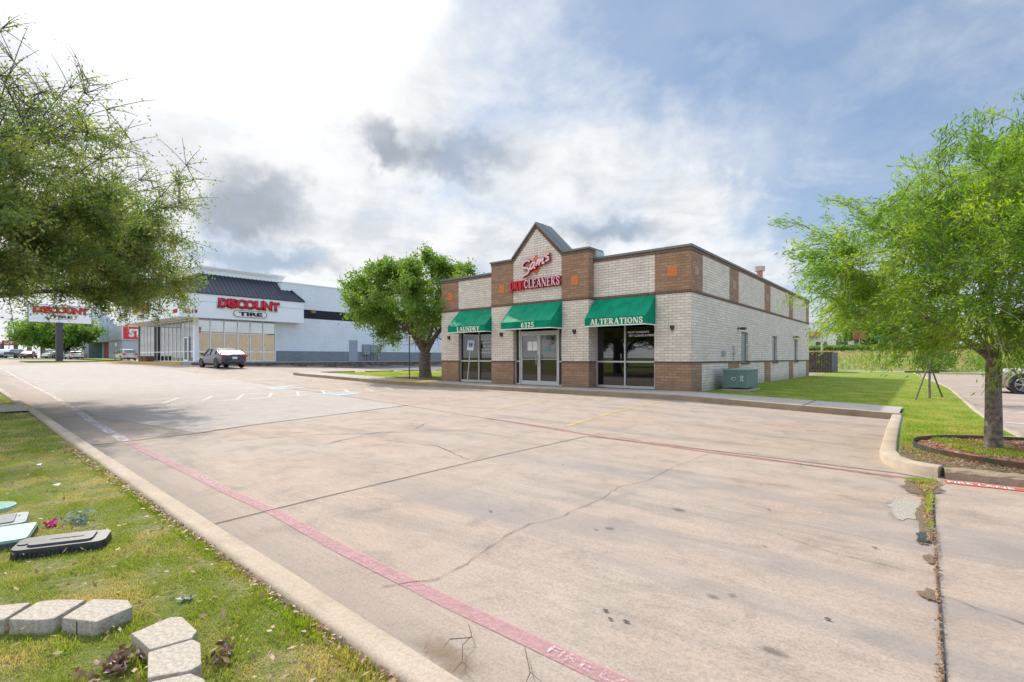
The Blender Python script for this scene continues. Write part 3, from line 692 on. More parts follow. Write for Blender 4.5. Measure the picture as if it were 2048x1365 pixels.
# cream walls --------------------------------------------------------
c = MB()
wallbox(c, XL, -17.63, YF, YF+.3, ZB2, ZU)                  # left wing pier
wallbox(c, -17.63, -15.11, YF, YF+.3, 3.2, ZU)
wallbox(c, -17.63, -15.11, YF, YF+.3, ZU2, ZP)              # left wing parapet field
wallbox(c, -15.11, -13.84, YC, YF+.3, ZB2, ZU)              # centre piers
wallbox(c, -11.33, -10.09, YC, YF+.3, ZB2, ZU)
wallbox(c, -13.84, -11.33, YC+.02, YF, 3.1, ZU)
c.prism([(-13.84, ZU2), (-11.33, ZU2), (-11.33, 5.40), (-12.585, 6.70), (-13.84, 5.40)], 'y', YC, YF+.3)  # gable field
wallbox(c, -10.09, -7.59, YF, YF+.3, ZU2, ZP)               # right wing
wallbox(c, -10.09, -7.59, YF, YF+.3, 3.2, ZU)
c.box(-7.59, XR, YF, YF+.3, ZB2, ZU)
# side wall with three windows
wins = [(23.15, 24.24), (28.79, 29.86), (34.26, 35.31)]
ys = [YF+.3]+[v for wn in wins for v in wn]+[YB]
for i in range(0, len(ys), 2): c.box(XR-.3, XR, ys[i], ys[i+1], ZB2, ZU)
for a, b in wins: c.box(XR-.3, XR, a, b, 2.45, ZU)
UP = [(21.48, 22.78), (27.15, 28.37), (32.79, 33.9), (38.02, YB)]
ed = [18.34]+[v for u in UP for v in u]
for i in range(0, len(ed)-1, 2): c.box(XR-.3, XR, ed[i], ed[i+1], ZU2, ZP)
LO = [(21.3, 22.9), (27.1, 28.4), (32.75, 33.95), (38.02, YB)]
ed = [18.25]+[v for u in LO for v in u]
for i in range(0, len(ed)-1, 2): c.box(XR-.3, XR, ed[i], ed[i+1], B0, ZB)
c.box(XL, XL+.3, YF+.3, YB, B0, ZP); c.box(XL+.3, XR-.3, YB-.3, YB, B0, ZP)
sp(c, 'wall', CREAM)
# brown brick ----------------------------------------------------------
b = MB()
b.box(XL, -17.63, YF, YF+.3, B0, ZB); b.box(XL, -17.63, YF, YF+.3, ZU2, ZP)
b.box(-15.11, -13.84, YC, YF+.3, B0, ZB); b.box(-11.33, -10.09, YC, YF+.3, B0, ZB)
b.box(-15.11, -13.84, YC-.012, YF+.6, ZU2, 5.40); b.box(-11.33, -10.09, YC-.012, YF+.6, ZU2, 5.40)
b.box(-7.59, XR, YF, YF+.3, B0, ZB); b.box(-7.59, XR, YF, YF+.3, ZU2, ZP)
b.box(XR-.3, XR, YF+.3, 18.25, B0, ZB); b.box(XR-.3, XR, YF+.3, 18.34, ZU2, ZP)
for (a, e), (a2, e2) in zip(UP, LO): b.box(XR-.3, XR, a, e, ZU2, ZP); b.box(XR-.3, XR, a2, e2, B0, ZB)
for k in range(0, len(b.f), 6):
    q = MB(); q.v = b.v[k//6*8:k//6*8+8]; q.f = [tuple(i-k//6*8 for i in f) for f in b.f[k:k+6]]; q.m = [0]*6
    sp(q, 'brown_brickwork', BROWN)
s_ = MB()
for z0, z1, o_ in ((ZB, ZB2, .012), (ZU, ZU2, .012)):
    s_.box(XL-o_, -17.63, YF-o_, YF+.3, z0, z1); s_.box(-15.11-o_, -13.84+o_, YC-o_, YF+.28, z0, z1); s_.box(-11.33-o_, -10.09+o_, YC-o_, YF+.28, z0, z1)
    s_.box(-7.59-o_, XR+o_, YF-o_, YF+.3, z0, z1)
s_.box(XR-.29, XR+.012, YF+.3, YB+.01, ZU, ZU2)
prev = YF+.3
for a, e in wins+[(YB+.01, 0)]: s_.box(XR-.29, XR+.012, prev, a, ZB, ZB2); prev = e
s_.box(-17.63, -15.11, YF-.012, YF+.3, ZU, ZU2); s_.box(-10.09, -7.59, YF-.012, YF+.3, ZU, ZU2); s_.box(-13.84, -11.33, YC-.012, YF+.28, ZU, ZU2)
sp(s_, 'soldier_course', SOLD)
r_ = MB()
o_ = .02
r_.box(XL-o_, -15.11, YF-o_, YF+.3, ZP, ZT_); r_.box(-10.09, XR+o_, YF-o_, YF+.3, ZP, ZT_); r_.box(XR-.3, XR+o_, YF+.3, YB+o_, ZP, ZT_)
r_.box(-15.13, -13.84, YC-.03, YF+.6, 5.40, 5.51); r_.box(-11.33, -10.07, YC-.03, YF+.6, 5.40, 5.51)
r_.prism([(-13.84, 5.40), (-12.585, 6.70), (-11.33, 5.40), (-11.33, 5.53), (-12.585, 6.86), (-13.84, 5.53)], 'y', YC-.03, YF+.3)
sp(r_, 'rowlock_course', ROWL)
k_ = MB()
k_.box(XL-.05, -15.13, YF-.05, YF+.36, ZT_, 5.22); k_.box(-10.07, XR+.05, YF-.05, YF+.36, ZT_, 5.22); k_.box(XR-.36, XR+.05, YF+.36, YB+.05, ZT_, 5.22)
k_.box(XL-.05, XL+.36, YF+.36, YB+.05, ZT_, 5.22); k_.box(XL+.36, XR-.36, YB-.3, YB+.05, ZT_, 5.22)
k_.box(-15.17, -13.88, YC-.07, YF+.64, 5.51, 5.58); k_.box(-11.29, -10.03, YC-.07, YF+.64, 5.51, 5.58)
k_.prism([(-13.90, 5.53), (-12.585, 6.87), (-11.27, 5.53), (-11.27, 5.62), (-12.585, 6.97), (-13.90, 5.62)], 'y', YC-.07, YF+.66)
sp(k_, 'coping', COPING)
g_ = MB(); g_.prism([(-13.86, 5.45), (-12.585, 6.90), (-11.31, 5.45), (-11.6, 5.45), (-12.585, 6.5), (-13.6, 5.45)], 'y', YF+.3, YF+.64)
for yy in (YF+.02, YF+.22, YF+.42): g_.prism([(-12.58, 6.972), (-11.26, 5.622), (-11.26, 5.645), (-12.58, 6.995)], 'y', yy, yy+.02)
sp(g_, 'gable_roof', ROOFM)
rf = MB(); rf.box(XL+.3, XR-.3, YF+.3, YB-.3, 4.55, 4.6); sp(rf, 'roof', ROOFD)
jn = MB(); jn.box(-10.085, -9.98, YF+.02, YF+.62, 5.24, 5.50); sp(jn, 'flashing', ROOFM)
def tile(cx, cz, w_, h_, y=None, x=None, m=TILE, n='accent_tile'):
    q = MB()
    if y is not None: q.box(cx-w_/2, cx+w_/2, y-.014, y+.02, cz-h_/2, cz+h_/2)
    else: q.box(x-.02, x+.014, cx-w_/2, cx+w_/2, cz-h_/2, cz+h_/2)
    o = sp(q, n, m); return o
tile(-18.22, 4.32, .36, .38, y=YF); tile(-14.48, 4.35, .32, .36, y=YC-.012); tile(-10.71, 4.35, .32, .36, y=YC-.012); tile(-6.93, 4.35, .36, .36, y=YF)
tile(17.72, 4.36, .38, .30, x=XR, m=TILEP)
for a, e in UP[:3]: tile((a+e)/2, 4.36, .42, .34, x=XR, m=TILEP)
# awnings -----------------------------------------------------------------
def awning(x0, x1, yw, yf, body, tx0, tx1, tz0, tz1):
    a = MB()
    P = [(yw, 3.56), (yf, 2.78), (yf, 2.50), (yw, 2.50)]
    nu, nv = 24, 8
    for i in range(nu):
        for j in range(nv):
            def pt(i, j):
                u, v = i/nu, j/nv; sag = .035*abs(math.sin(math.pi*u*3))**.7*math.sin(math.pi*v)+.006*math.sin(u*31+v*9)*math.sin(math.pi*v)*math.sin(math.pi*u)
                return (x0+(x1-x0)*u, yw+(yf-yw)*v+sag*.6, 3.56-.78*v-sag*.6)
            a.quad(pt(i, j), pt(i, j+1), pt(i+1, j+1), pt(i+1, j))
    a.quad((x0, yf, 2.78), (x0, yf, 2.50), (x1, yf, 2.50), (x1, yf, 2.78))
    for x in (x0, x1): a.quad((x, yw, 3.56), (x, yf, 2.78), (x, yf, 2.50), (x, yw, 2.50))
    o = sp(a, 'awning', GREEN); loc = world_loc(SHOP)
    t = MB(); nb = 3
    for k in range(1, nb):
        xx = x0+(x1-x0)*k/nb; t.tube([(xx, yw, 3.563), (xx, yf-.002, 2.783), (xx, yf-.004, 2.51)], .006, 4)
    for xx in (x0, x1): t.tube([(xx, yw, 3.563), (xx, yf, 2.782), (xx, yf, 2.51)], .010, 4)
    t.tube([(x0, yf-.001, 2.78), (x1, yf-.001, 2.78)], .008, 4)
    q = t.build('seam', GREEN); q.parent = o
    t = MB(); t.box(x0-.01, x1+.01, yf-.008, yf+.02, 2.47, 2.505); t.box(x0-.01, x0+.02, yf+.02, yw, 2.47, 2.505); t.box(x1-.02, x1+.01, yf+.02, yw, 2.47, 2.505)
    t.box(x0+.02, x1-.02, yf+.02, yf+.05, 2.49, 2.52)
    q = t.build('awning_frame', WHITE); q.parent = o; q.matrix_parent_inverse = Matrix.Identity(4)
    l = serif_text('lettering', body, (tx0, yf-.002, tz0), (1, 0, 0), (0, 0, 1), tx1-tx0, tz1-tz0, .006, [CREAMT], bold=1.25); l.parent = o
    return o
awning(-17.55, -15.14, YF, 16.37, 'LAUNDRY', -16.93, -15.50, 2.535, 2.735)
awning(-13.88, -11.30, YC-.012, 15.98, '6325', -12.80, -12.14, 2.54, 2.735)
awning(-10.02, -7.56, YF, 16.37, 'ALTERATIONS', -9.78, -7.68, 2.535, 2.745)
# storefront windows ------------------------------------------------------
def storefront(x0, x1, y, muls, zt=3.18, zb=.16, name='window', tr=1.16, decals=None):
    f = MB(); fw = .055
    f.box(x0, x1, y-.05, y+.06, zb, zb+.10); f.box(x0, x1, y-.05, y+.06, zt, zt+.06)
    xs = [x0]+muls+[x1]
    for i, xx in enumerate(xs):
        a = xx if i == 0 else xx-fw if i == len(xs)-1 else xx-fw/2
        f.box(a, a+fw, y-.055, y+.06, zb+.10, zt)
    for a, e in zip(xs, xs[1:]): f.box(a+fw, e-fw/2, y-.045, y+.05, tr-.03, tr+.03)
    o = sp(f, name, ALU)
    g = MB(); g.quad((x0+.02, y, zb+.05), (x1-.02, y, zb+.05), (x1-.02, y, zt), (x0+.02, y, zt)); q = g.build('pane', GLS); q.parent = o
    return o
w1 = storefront(-17.63, -15.13, 17.31, [-16.38])
w3 = storefront(-10.07, -7.61, 17.33, [-8.83])
DEC = mat('white_vinyl', (.78, .78, .76), .6)
for i, (tx, ind) in enumerate((('•CERTIFIED IN RENEWAL', 0), ('•PROFESSIONAL', 0), ('DRY CLEANING', .12), ('•ALL WORK DONE HERE', 0), ('•STATE OF THE ART', 0))):
    z = 2.13-i*.155; L = len(tx)*.062
    o = lettering('decal', tx, (-16.25+ind, 17.295, z), (1, 0, 0), (0, 0, 1), min(L, 1.06-ind), .082, 0, [DEC], w1, bold=.02)
for i, (tx, W) in enumerate((('•MOST GARMENTS', .86), ('DRY CLEANED & PRESSED', 1.08))):
    lettering('decal', tx, (-8.74+.06*i, 17.315, 2.22-i*.125), (1, 0, 0), (0, 0, 1), W, .08, 0, [DEC], w3, bold=.02)
# doors
dy = 16.93
f = MB()
for a in (-13.84, -13.60, -11.60, -11.385): f.box(a, a+.055, dy-.06, dy+.06, .16, 3.05)
f.box(-13.545, -11.60, dy-.05, dy+.05, 2.34, 2.43); f.box(-13.785, -13.60, dy-.045, dy+.045, 1.13, 1.19); f.box(-11.545, -11.385, dy-.045, dy+.045, 1.13, 1.19)
f.box(-13.785, -13.60, dy-.045, dy+.045, .16, .22); f.box(-11.545, -11.385, dy-.045, dy+.045, .16, .22)
fr = sp(f, 'door_frame', ALU)
g = MB(); g.quad((-13.78, dy, .2), (-13.6, dy, .2), (-13.6, dy, 3.05), (-13.78, dy, 3.05)); g.quad((-11.54, dy, .2), (-11.385, dy, .2), (-11.385, dy, 3.05), (-11.54, dy, 3.05))
g.quad((-13.545, dy, 2.43), (-11.6, dy, 2.43), (-11.6, dy, 3.05), (-13.545, dy, 3.05)); q = g.build('pane', GLS); q.parent = fr
for x0, x1, hs in ((-13.54, -12.58, 1), (-12.57, -11.605, -1)):
    d = MB(); d.box(x0, x1, dy-.03, dy+.03, .17, .34); d.box(x0, x1, dy-.03, dy+.03, 2.25, 2.335); d.box(x0, x0+.07, dy-.03, dy+.03, .34, 2.25); d.box(x1-.07, x1, dy-.03, dy+.03, .34, 2.25)
    d.box(x0+.07, x1-.07, dy-.028, dy+.028, 1.235, 1.265)
    o = sp(d, 'door', ALU); g = MB(); g.quad((x0+.05, dy, .3), (x1-.05, dy, .3), (x1-.05, dy, 2.28), (x0+.05, dy, 2.28)); q = g.build('pane', GLS); q.parent = o
    hx = x1-.10 if hs == 1 else x0+.10
    h = MB(); h.tube([(hx, dy-.03, 1.02), (hx, dy-.09, 1.02), (hx, dy-.09, 1.42), (hx, dy-.03, 1.42)], .014, 6); q = h.build('handle', GALV); q.parent = o
    if hs == 1:
        n = MB(); n.box(-13.17, -12.93, dy-.036, dy-.004, 1.62, 2.0); n.box(-12.90, -12.66, dy-.036, dy-.004, 1.62, 2.0); q = n.build('notice', WHITE); q.parent = o
    else:
        n = MB(); n.disc((-12.12, dy-.012, 1.66), 'y', .09, .012, 16); q = n.build('round_sticker', mat('sticker_green', (.03, .4, .28), .6)); q.parent = o
# interior: floor, back wall, counter
INW = mat('interior_wall', (.30, .22, .14), .8); INF = mat('interior_floor', (.16, .12, .09), .6)
i_ = MB(); i_.box(XL+.31, XR-.31, 17.48, 23.4, .16, .2); sp(i_, 'interior_floor', INF)
i_ = MB(); i_.box(XL+.31, XR-.31, 23.4, 23.45, .2, 4.5); i_.box(XL+.31, XR-.31, 17.5, 23.4, 3.1, 3.15); sp(i_, 'interior_wall', INW)
i_ = MB(); i_.box(-17.5, -14.9, 17.9, 18.3, .2, .95); i_.box(-14.0, -8, 20.6, 21.2, .2, 1.2); i_.box(-17.4, -17.0, 17.6, 17.8, .2, .9)
sp(i_, 'counter', mat('counter_wood', (.34, .20, .09), .6, noise=.3))
# side windows with shutters, sills
SLAT = mat('pale_slats', (.50, .54, .57), .5)
for a, e in wins:
    f = MB(); f.box(XR-.16, XR-.10, a, a+.06, ZB2-.02, 2.45); f.box(XR-.16, XR-.10, e-.06, e, ZB2-.02, 2.45); f.box(XR-.16, XR-.10, a+.06, e-.06, 2.39, 2.45); f.box(XR-.16, XR-.10, a+.06, e-.06, 1.1, 1.2)
    o = sp(f, 'window', COPING)
    s = MB(); z = 1.2
    while z < 2.38: s.quad((XR-.15, a+.06, z), (XR-.15, e-.06, z), (XR-.105, e-.06, z+.085), (XR-.105, a+.06, z+.085)); z += .10
    q = s.build('louvre', SLAT); q.parent = o
    s = MB(); s.box(XR-.3, XR-.17, a, e, 1.0, 2.5); q = s.build('pane', BLACK); q.parent = o
    s = MB(); s.box(XR-.1, XR+.06, a-.08, e+.08, 1.03, ZB-.002); q = s.build('sill', SOLD); q.parent = o
# wall lamps, meters, pipe
for x, y, z in ((-18.27, YF, 2.27), (-14.5, YC, 2.30), (-10.71, YC, 2.31), (-6.93, YF, 2.33)):
    l = MB(); l.box(x-.06, x+.06, y-.10, y, z, z+.11); l.box(x-.035, x+.045, y-.085, y-.01, z-.06, z+.0); sp(l, 'wall_lamp', DARK)
for y in (22.67, 34.05):
    l = MB(); l.tube([(XR, y, 2.56), (XR+.12, y, 2.58), (XR+.2, y-.02, 2.56)], .02, 6); l.box(XR+.12, XR+.32, y-.16, y+.1, 2.5, 2.6); l.disc((XR+.01, y, 2.56), 'x', .06, .03, 10); sp(l, 'wall_lamp', DARK)
l = MB(); l.box(XR, XR+.1, 21.86, 22.25, 1.5, 1.82); l.tube([(XR+.03, 22.0, 1.5), (XR+.03, 22.0, 1.12)], .02, 6); sp(l, 'junction_box', mat('beige_box', (.5, .47, .42), .6))
l = MB(); l.tube([(XR+.04, 20.5, 1.4), (XR+.09, 20.5, 1.4), (XR+.09, 20.5, 1.56), (XR+.09, 20.7, 1.56), (XR+.09, 20.7, 1.36)], .03, 6); l.box(XR, XR+.13, 20.45, 20.62, 1.4, 1.6); sp(l, 'meter', GALV)
l = MB(); l.tube([(-7.5, 31.3, 4.5), (-7.5, 31.3, 6.30)], .16, 12); sp(l, 'vent_pipe', mat('rusty_pipe', (.40, .33, .30), .6, col2=(.45, .12, .05), nscale=2))
l = MB(); l.disc((-7.5, 31.3, 6.42), 'z', .27, .26, 14, .27); sp(l, 'vent_cap', mat('vent_cap_metal', (.45, .40, .30), .5, metal=.4, noise=.3))
l = MB(); l.tube([(-12.2, 17.9, 5.2), (-12.2, 17.9, 5.2)], .01, 4)
# roof sign ------------------------------------------------------------
sg = MB(); sg.prism([(-12.60, 4.76), (-12.29, 5.18), (-12.60, 5.60), (-12.91, 5.18)], 'y', YC-.045, YC)
SG = sp(sg, 'shop_sign', ORNG)
strokes = [[(-12.86,5.33),(-12.95,5.39),(-13.08,5.36),(-13.2,5.28),(-13.25,5.18),(-13.22,5.1),(-13.1,5.085),(-12.97,5.06),(-12.88,4.99),(-12.9,4.9),(-13.0,4.82),(-13.22,4.75)],
[(-12.58,5.26),(-12.69,5.26),(-12.79,5.15),(-12.84,5.02),(-12.76,5.0),(-12.65,5.1),(-12.57,5.25),(-12.63,5.08),(-12.58,5.01)],
[(-12.40,5.36),(-12.46,5.24),(-12.51,5.12)],[(-12.48,5.18),(-12.36,5.32),(-12.29,5.35),(-12.33,5.24),(-12.37,5.12)],
[(-12.35,5.2),(-12.22,5.33),(-12.15,5.36),(-12.18,5.26),(-12.19,5.17),(-12.10,5.19)],
[(-12.05,5.56),(-12.1,5.47)],[(-11.87,5.52),(-11.96,5.53),(-12.02,5.44),(-11.9,5.38),(-11.88,5.29),(-12.02,5.24)]]
sm = MB(); stroke_mesh(sm, [(s, .072) for s in strokes], lambda a, b, d: (a+.03, YC-.05-d, b), .13)
q = sm.build('script_lettering', [PINKF, REDD]); q.parent = SG
sm = MB(); stroke_mesh(sm, [(s, .10) for s in strokes], lambda a, b, d: (a+.03, YC-.05-d, b), .115)
q = sm.build('script_backing', [REDS, REDD]); q.parent = SG
q = serif_text('lettering', 'CLEANERS', (-13.13, YC-.02, 4.235), (1, 0, 0), (0, 0, 1), 1.80, .34, .13, [PINKF, REDD], gap=.1); q.parent = SG
q = serif_text('lettering_edge', 'CLEANERS', (-13.15, YC-.02, 4.215), (1, 0, 0), (0, 0, 1), 1.84, .38, .115, [REDS, REDD], gap=.1, bold=1.35); q.parent = SG
q = serif_text('lettering', 'DRY', (-13.93, YC-.02, 4.20), (1, 0, 0), (0, 0, 1), .70, .36, .13, [REDS, REDD], gap=.06, bold=1.5); q.parent = SG
q = MB(); q.box(-13.96, -13.20, YC-.11, YC-.012, 4.185, 4.575); q = q.build('red_box', REDD); q.parent = SG

# ================================================================== AIR CONDITIONER
ACU = mat('green_grey_casing', (.13, .20, .19), .5, noise=.12); ACL = mat('grey_grille', (.24, .31, .29), .5)
AC = empty('air_conditioner', (-5.5, 20.1, gz(-5.5, 20.1)+.1), label='green-grey air conditioning unit on the lawn beside the side wall', cat='air conditioner')
def ap(mb, n, m, p, par=None, **k): return mb.build(n, m, par or p, **k)
a = MB(); a.box(-.47, .47, -.75, .95, .0, .07); ap(a, 'concrete_pad', SIDEW, AC)
a = MB(); a.box(-.42, .42, -.70, .85, .12, .76); ap(a, 'casing', ACU, AC, bevel=.012)
a = MB(); a.box(-.44, .44, -.72, .87, .76, .80); a.disc((0, .08, .815), 'z', .36, .03, 24, .33); ap(a, 'top_cover', ACL, AC)
a = MB()
for i in range(5):
    yy = -.60+i*.29
    for j in range(7): a.box(.421, .432, yy+j*.032, yy+j*.032+.016, .2, .7)
    a.box(.418, .438, yy-.03, yy-.008, .15, .74)
ap(a, 'grille', ACL, AC)
q = lettering('number', '20', (.30, -.712, .35), (0, 0, 1), (-1, 0, 0), .22, .1, 0, [WHITE], AC)
a = MB(); a.tube([(-.12, -.71, .45), (-.06, -.715, .5), (.02, -.715, .5), (.05, -.715, .45), (0, -.715, .4), (-.08, -.715, .4), (-.12, -.71, .45)], .008, 4); ap(a, 'badge', WHITE, AC)
a = MB(); a.tube([(-.45, -.4, .05), (-.62, -.2, .06), (-.75, 0, .1)], .03, 6); ap(a, 'hose', DARK, AC)

# ================================================================== TYRE STORE
TS = empty('tire_store', (-60, 35, PADZ), label='white tyre store with black metal mansard roof and glazed showroom', cat='store')
def tp(mb, n, m, par=None, **k): o = mb.build(n, m, **k); return fix(o, par or TS)
TW = mat('white_wall_paint', (.80, .81, .82), .7)
WB = brick('white_painted_brick', (.80, .81, .84), (.75, .77, .80), (.62, .64, .68), .4, .2, .012, vary=.2, stain=.15)
GB = brick('grey_painted_brick', (.25, .27, .295), (.215, .235, .26), (.16, .175, .20), .4, .2, .012, vary=.2, stain=.15)
KB = brick('black_painted_brick', (.022, .022, .03), (.018, .018, .025), (.01, .01, .015), .4, .2, .012)
GX, GY = -50.7, 16.5; FX, FY = -49.4, 14.86; FXL = -69.3; FYB = 26.02; WX = -50.7; WYB = 62
m = MB(); m.box(WX-.3, WX, 23.78, WYB, 2.02, 5.47); m.box(WX-.3, WX, 24.3, WYB, 6.42, 9.0); m.box(WX-18, WX-.3, WYB-.3, WYB, PADZ, 9.0); m.box(WX-18.3, WX-18, 17, WYB, PADZ, 9.0); m.box(WX-18, WX-.3, 24.3, 24.6, 7.0, 9.0)
tp(m, 'wall', WB)
m = MB(); m.box(WX-.3, WX+.004, 23.78, WYB, PADZ-.1, 2.02); tp(m, 'grey_base', GB)
m = MB(); m.box(WX-.3, WX+.003, 25.9, WYB, 5.47, 6.42); tp(m, 'black_band', KB)
m = MB(); m.box(WX-18, WX-.3, 24.6, WYB-.3, 8.4, 8.5); tp(m, 'flat_roof', ROOFD)
m = MB(); m.box(WX-.36, WX+.06, 24.25, WYB+.06, 9.0, 9.1); tp(m, 'coping', TW)
# fascia box
m = MB(); m.box(FX-.25, FX, FY, FYB, 4.87, 7.05); m.box(FXL, FX-.25, FY, FY+.25, 4.87, 7.05); m.box(FXL, FXL+.25, FY+.25, FYB, 4.87, 7.05)
m.box(FXL+.25, FX-.25, FY+.25, FYB, 4.88, 4.95); m.box(WX, FX-.25, FYB-.2, FYB, 4.95, 7.05)
tp(m, 'fascia', TW)
m = MB(); m.box(FX-.02, FX+.006, FY-.006, FYB, 6.29, 6.315); m.box(FXL, FX, FY-.006, FY+.02, 6.29, 6.315)
for yy in (FY+3.7, FY+7.4): pass
tp(m, 'fascia_joint', COPING)
# mansard
RX, RY, RYB, RZ = FX-2.35, FY+2.35, 24.8, 9.12; RXL = FXL+2.35
m = MB()
m.quad((FX+.06, FY-.06, 7.05), (FX+.06, FYB+.06, 7.05), (RX, RYB, RZ), (RX, RY, RZ))
m.quad((FX+.06, FY-.06, 7.05), (RX, RY, RZ), (RXL, RY, RZ), (FXL-.06, FY-.06, 7.05))
m.quad((FXL-.06, FY-.06, 7.05), (RXL, RY, RZ), (RXL, RYB, RZ), (FXL-.06, FYB+.06, 7.05))
m.quad((FX+.06, FYB+.06, 7.05), (WX-.2, FYB+.06, 7.9), (RX, RYB, RZ))
m.quad((FX+.06, FYB+.06, 7.05), (FX-1.3, FYB+.06, 7.05), (WX-.2, FYB+.06, 7.9))
def rib(m, a, b, r=.03): m.tube([a, b], r, 4)
n = 30
MR1 = MB()
for i in range(1, n):
    y0 = FY+(FYB-FY)*i/n
    # ribs climb square to the eave; clip on the hips
    k = min(1., (y0-FY)/2.35, (FYB-y0)/1.25 if y0 > 24.8 else 1.)
    rib(MR1, (FX+.05, y0, 7.08), (FX+.05-2.4*k, y0, 7.08+2.07*k), .035)
for i in range(1, 54):
    x0 = FXL+(FX-FXL)*i/54
    k = min(1., (FX-x0)/2.35, (x0-FXL)/2.35)
    rib(MR1, (x0, FY-.05, 7.08), (x0, FY-.05+2.4*k, 7.08+2.07*k), .035)
BR = mat('black_metal_roof', (.035, .042, .065), .35, metal=.4, noise=.15)
ro = tp(m, 'mansard_roof', BR); q = MR1.build('standing_seam', mat('seam_metal', (.012, .013, .02), .4, metal=.3)); q.parent = ro; q.matrix_parent_inverse = ro.matrix_parent_inverse
q.matrix_parent_inverse = Matrix.Identity(4)
m = MB(); m.box(FX-.01, FX+.09, FY-.09, FYB+.09, 6.99, 7.07); m.box(FXL-.09, FX-.01, FY-.09, FY+.01, 6.99, 7.07); m.tube([(FX+.06, FY-.06, 7.1), (RX, RY, RZ+.03)], .06, 5); m.tube([(FX+.06, FYB+.06, 7.1), (RX, RYB, RZ+.03)], .06, 5); tp(m, 'eave_trim', mat('eave_trim_black', (.02, .022, .03), .4))
m = MB(); m.box(RXL, RX, RY, RYB+.15, 9.05, 9.5); m.box(RXL-.08, RX+.08, RY-.08, RYB+.23, 9.5, 9.6); m.box(RXL-.16, RX+.16, RY-.16, RYB+.31, 9.6, 9.7); m.box(RXL-.26, RX+.26, RY-.26, RYB+.41, 9.7, 9.84)
tp(m, 'cornice', TW)
# glazing right face
m = MB(); ysg = [16.52, 17.76, 18.92, 20.13, 21.29, 22.48, 23.71]
for yy in ysg: m.box(GX-.08, GX+.04, yy-.045, yy+.045, PADZ, 4.88)
for z0 in (PADZ, 1.86, 4.72): m.box(GX-.06, GX+.03, 16.56, 23.71, z0, z0+.09)
gl = tp(m, 'window', TW); g = MB(); g.quad((GX-.02, 16.5, PADZ), (GX-.02, 23.75, PADZ), (GX-.02, 23.75, 4.85), (GX-.02, 16.5, 4.85)); q = g.build('pane', GLT); q.parent = gl
m = MB(); m.box(GX-.3, GX+.06, GY-.06, GY+.3, PADZ, 4.88); tp(m, 'corner_post', TW)
m = MB(); xsg = [-51.0-i*1.145 for i in range(15)]
for i, xx in enumerate(xsg): wd = .10 if i in (0, 5, 10, 14) else .05; m.box(xx-wd/2-.02, xx+wd/2-.02, GY-.035, GY+.02, PADZ, 4.88)
for z0 in (PADZ, 1.86, 4.75): m.box(-67.1, -51.0, GY-.04, GY+.04, z0, z0+.07)
gl = tp(m, 'window', TW); g = MB(); g.quad((-67.1, GY, PADZ), (-51.0, GY, PADZ), (-51.0, GY, 4.85), (-67.1, GY, 4.85)); q = g.build('pane', GLT); q.parent = gl
m = MB(); m.box(-53.25, -52.1, GY-.12, GY-.05, 3.12, 3.22); m.box(-53.25, -53.15, GY-.12, GY-.05, PADZ, 3.12); m.box(-52.2, -52.1, GY-.12, GY-.05, PADZ, 3.12); m.box(-53.15, -52.2, GY-.12, GY-.05, PADZ, 1.15); tp(m, 'door', TW)
# interior
m = MB(); m.box(-68, -50.9, 23.9, 24.1, PADZ, 4.85); m.box(-68.4, -68.2, 16.6, 24.1, PADZ, 4.85); tp(m, 'interior_wall', brick('showroom_brick', (.27, .25, .15), (.21, .20, .12), (.12, .12, .09), .5, .2, .015))
m = MB(); m.box(-68.2, -50.9, 16.6, 23.9, PADZ-.005, PADZ+.02); tp(m, 'interior_floor', mat('showroom_floor', (.45, .43, .36), .5))
DSO = mat('display_orange', (.36, .18, .06), .6)
for bb in ((-58, -52.6, 21.6, 22.4, PADZ, 2.1), (-66, -61, 19.5, 20.2, PADZ, 2.2), (-56.5, -52.2, 23.7, 23.89, 2.6, 3.7)):
    m = MB(); m.box(*bb); tp(m, 'display_stand', DSO)
m = MB(); m.box(-68, -50.92, 23.80, 23.89, 3.9, 4.84); tp(m, 'interior_band', mat('slate_band', (.10, .14, .15), .7))
for k in range(4): m = MB(); m.box(-67+k*4.2, -66.9+k*4.2, 23.7, 23.79, PADZ, 4.84); tp(m, 'interior_post', mat('dark_post', (.06, .07, .07), .6) if k == 0 else bpy.data.materials['dark_post'])
for xx in (-54.5, -57.5, -60.5, -63.5):
    for yy in (18.5, ): 
        m = MB(); 
        for kk in range(3): m.disc((xx, yy, PADZ+.15+kk*.26), 'z', .34, .22, 14)
        tp(m, 'tire_stack', RUB)
m = MB(); m.box(WX-.02, WX+.03, 32.06, 33.16, PADZ, 3.33); tp(m, 'side_door', mat('grey_door', (.30, .33, .38), .5))
UT = mat('grey_utility_box', (.25, .27, .29), .5, metal=.2)
m = MB(); m.box(WX, WX+.35, 33.75, 34.66, 1.70, 2.88); m.tube([(WX+.18, 34.1, 1.7), (WX+.18, 34.1, PADZ)], .06, 6); m.tube([(WX+.18, 34.4, 1.7), (WX+.18, 34.4, PADZ)], .06, 6)
m.box(WX, WX+.3, 34.75, 35.65, 1.95, 2.86); m.tube([(WX+.15, 35.0, 1.95), (WX+.15, 35.0, PADZ)], .06, 6); m.tube([(WX+.15, 35.35, 1.95), (WX+.15, 35.35, PADZ)], .06, 6)
m.box(WX, WX+.25, 35.75, 36.3, 2.22, 2.75); m.tube([(WX+.12, 35.95, 2.22), (WX+.12, 35.95, PADZ)], .06, 6); m.tube([(WX+.03, 35.3, 2.86), (WX+.03, 35.3, 3.9)], .03, 5)
tp(m, 'utility_box', UT)
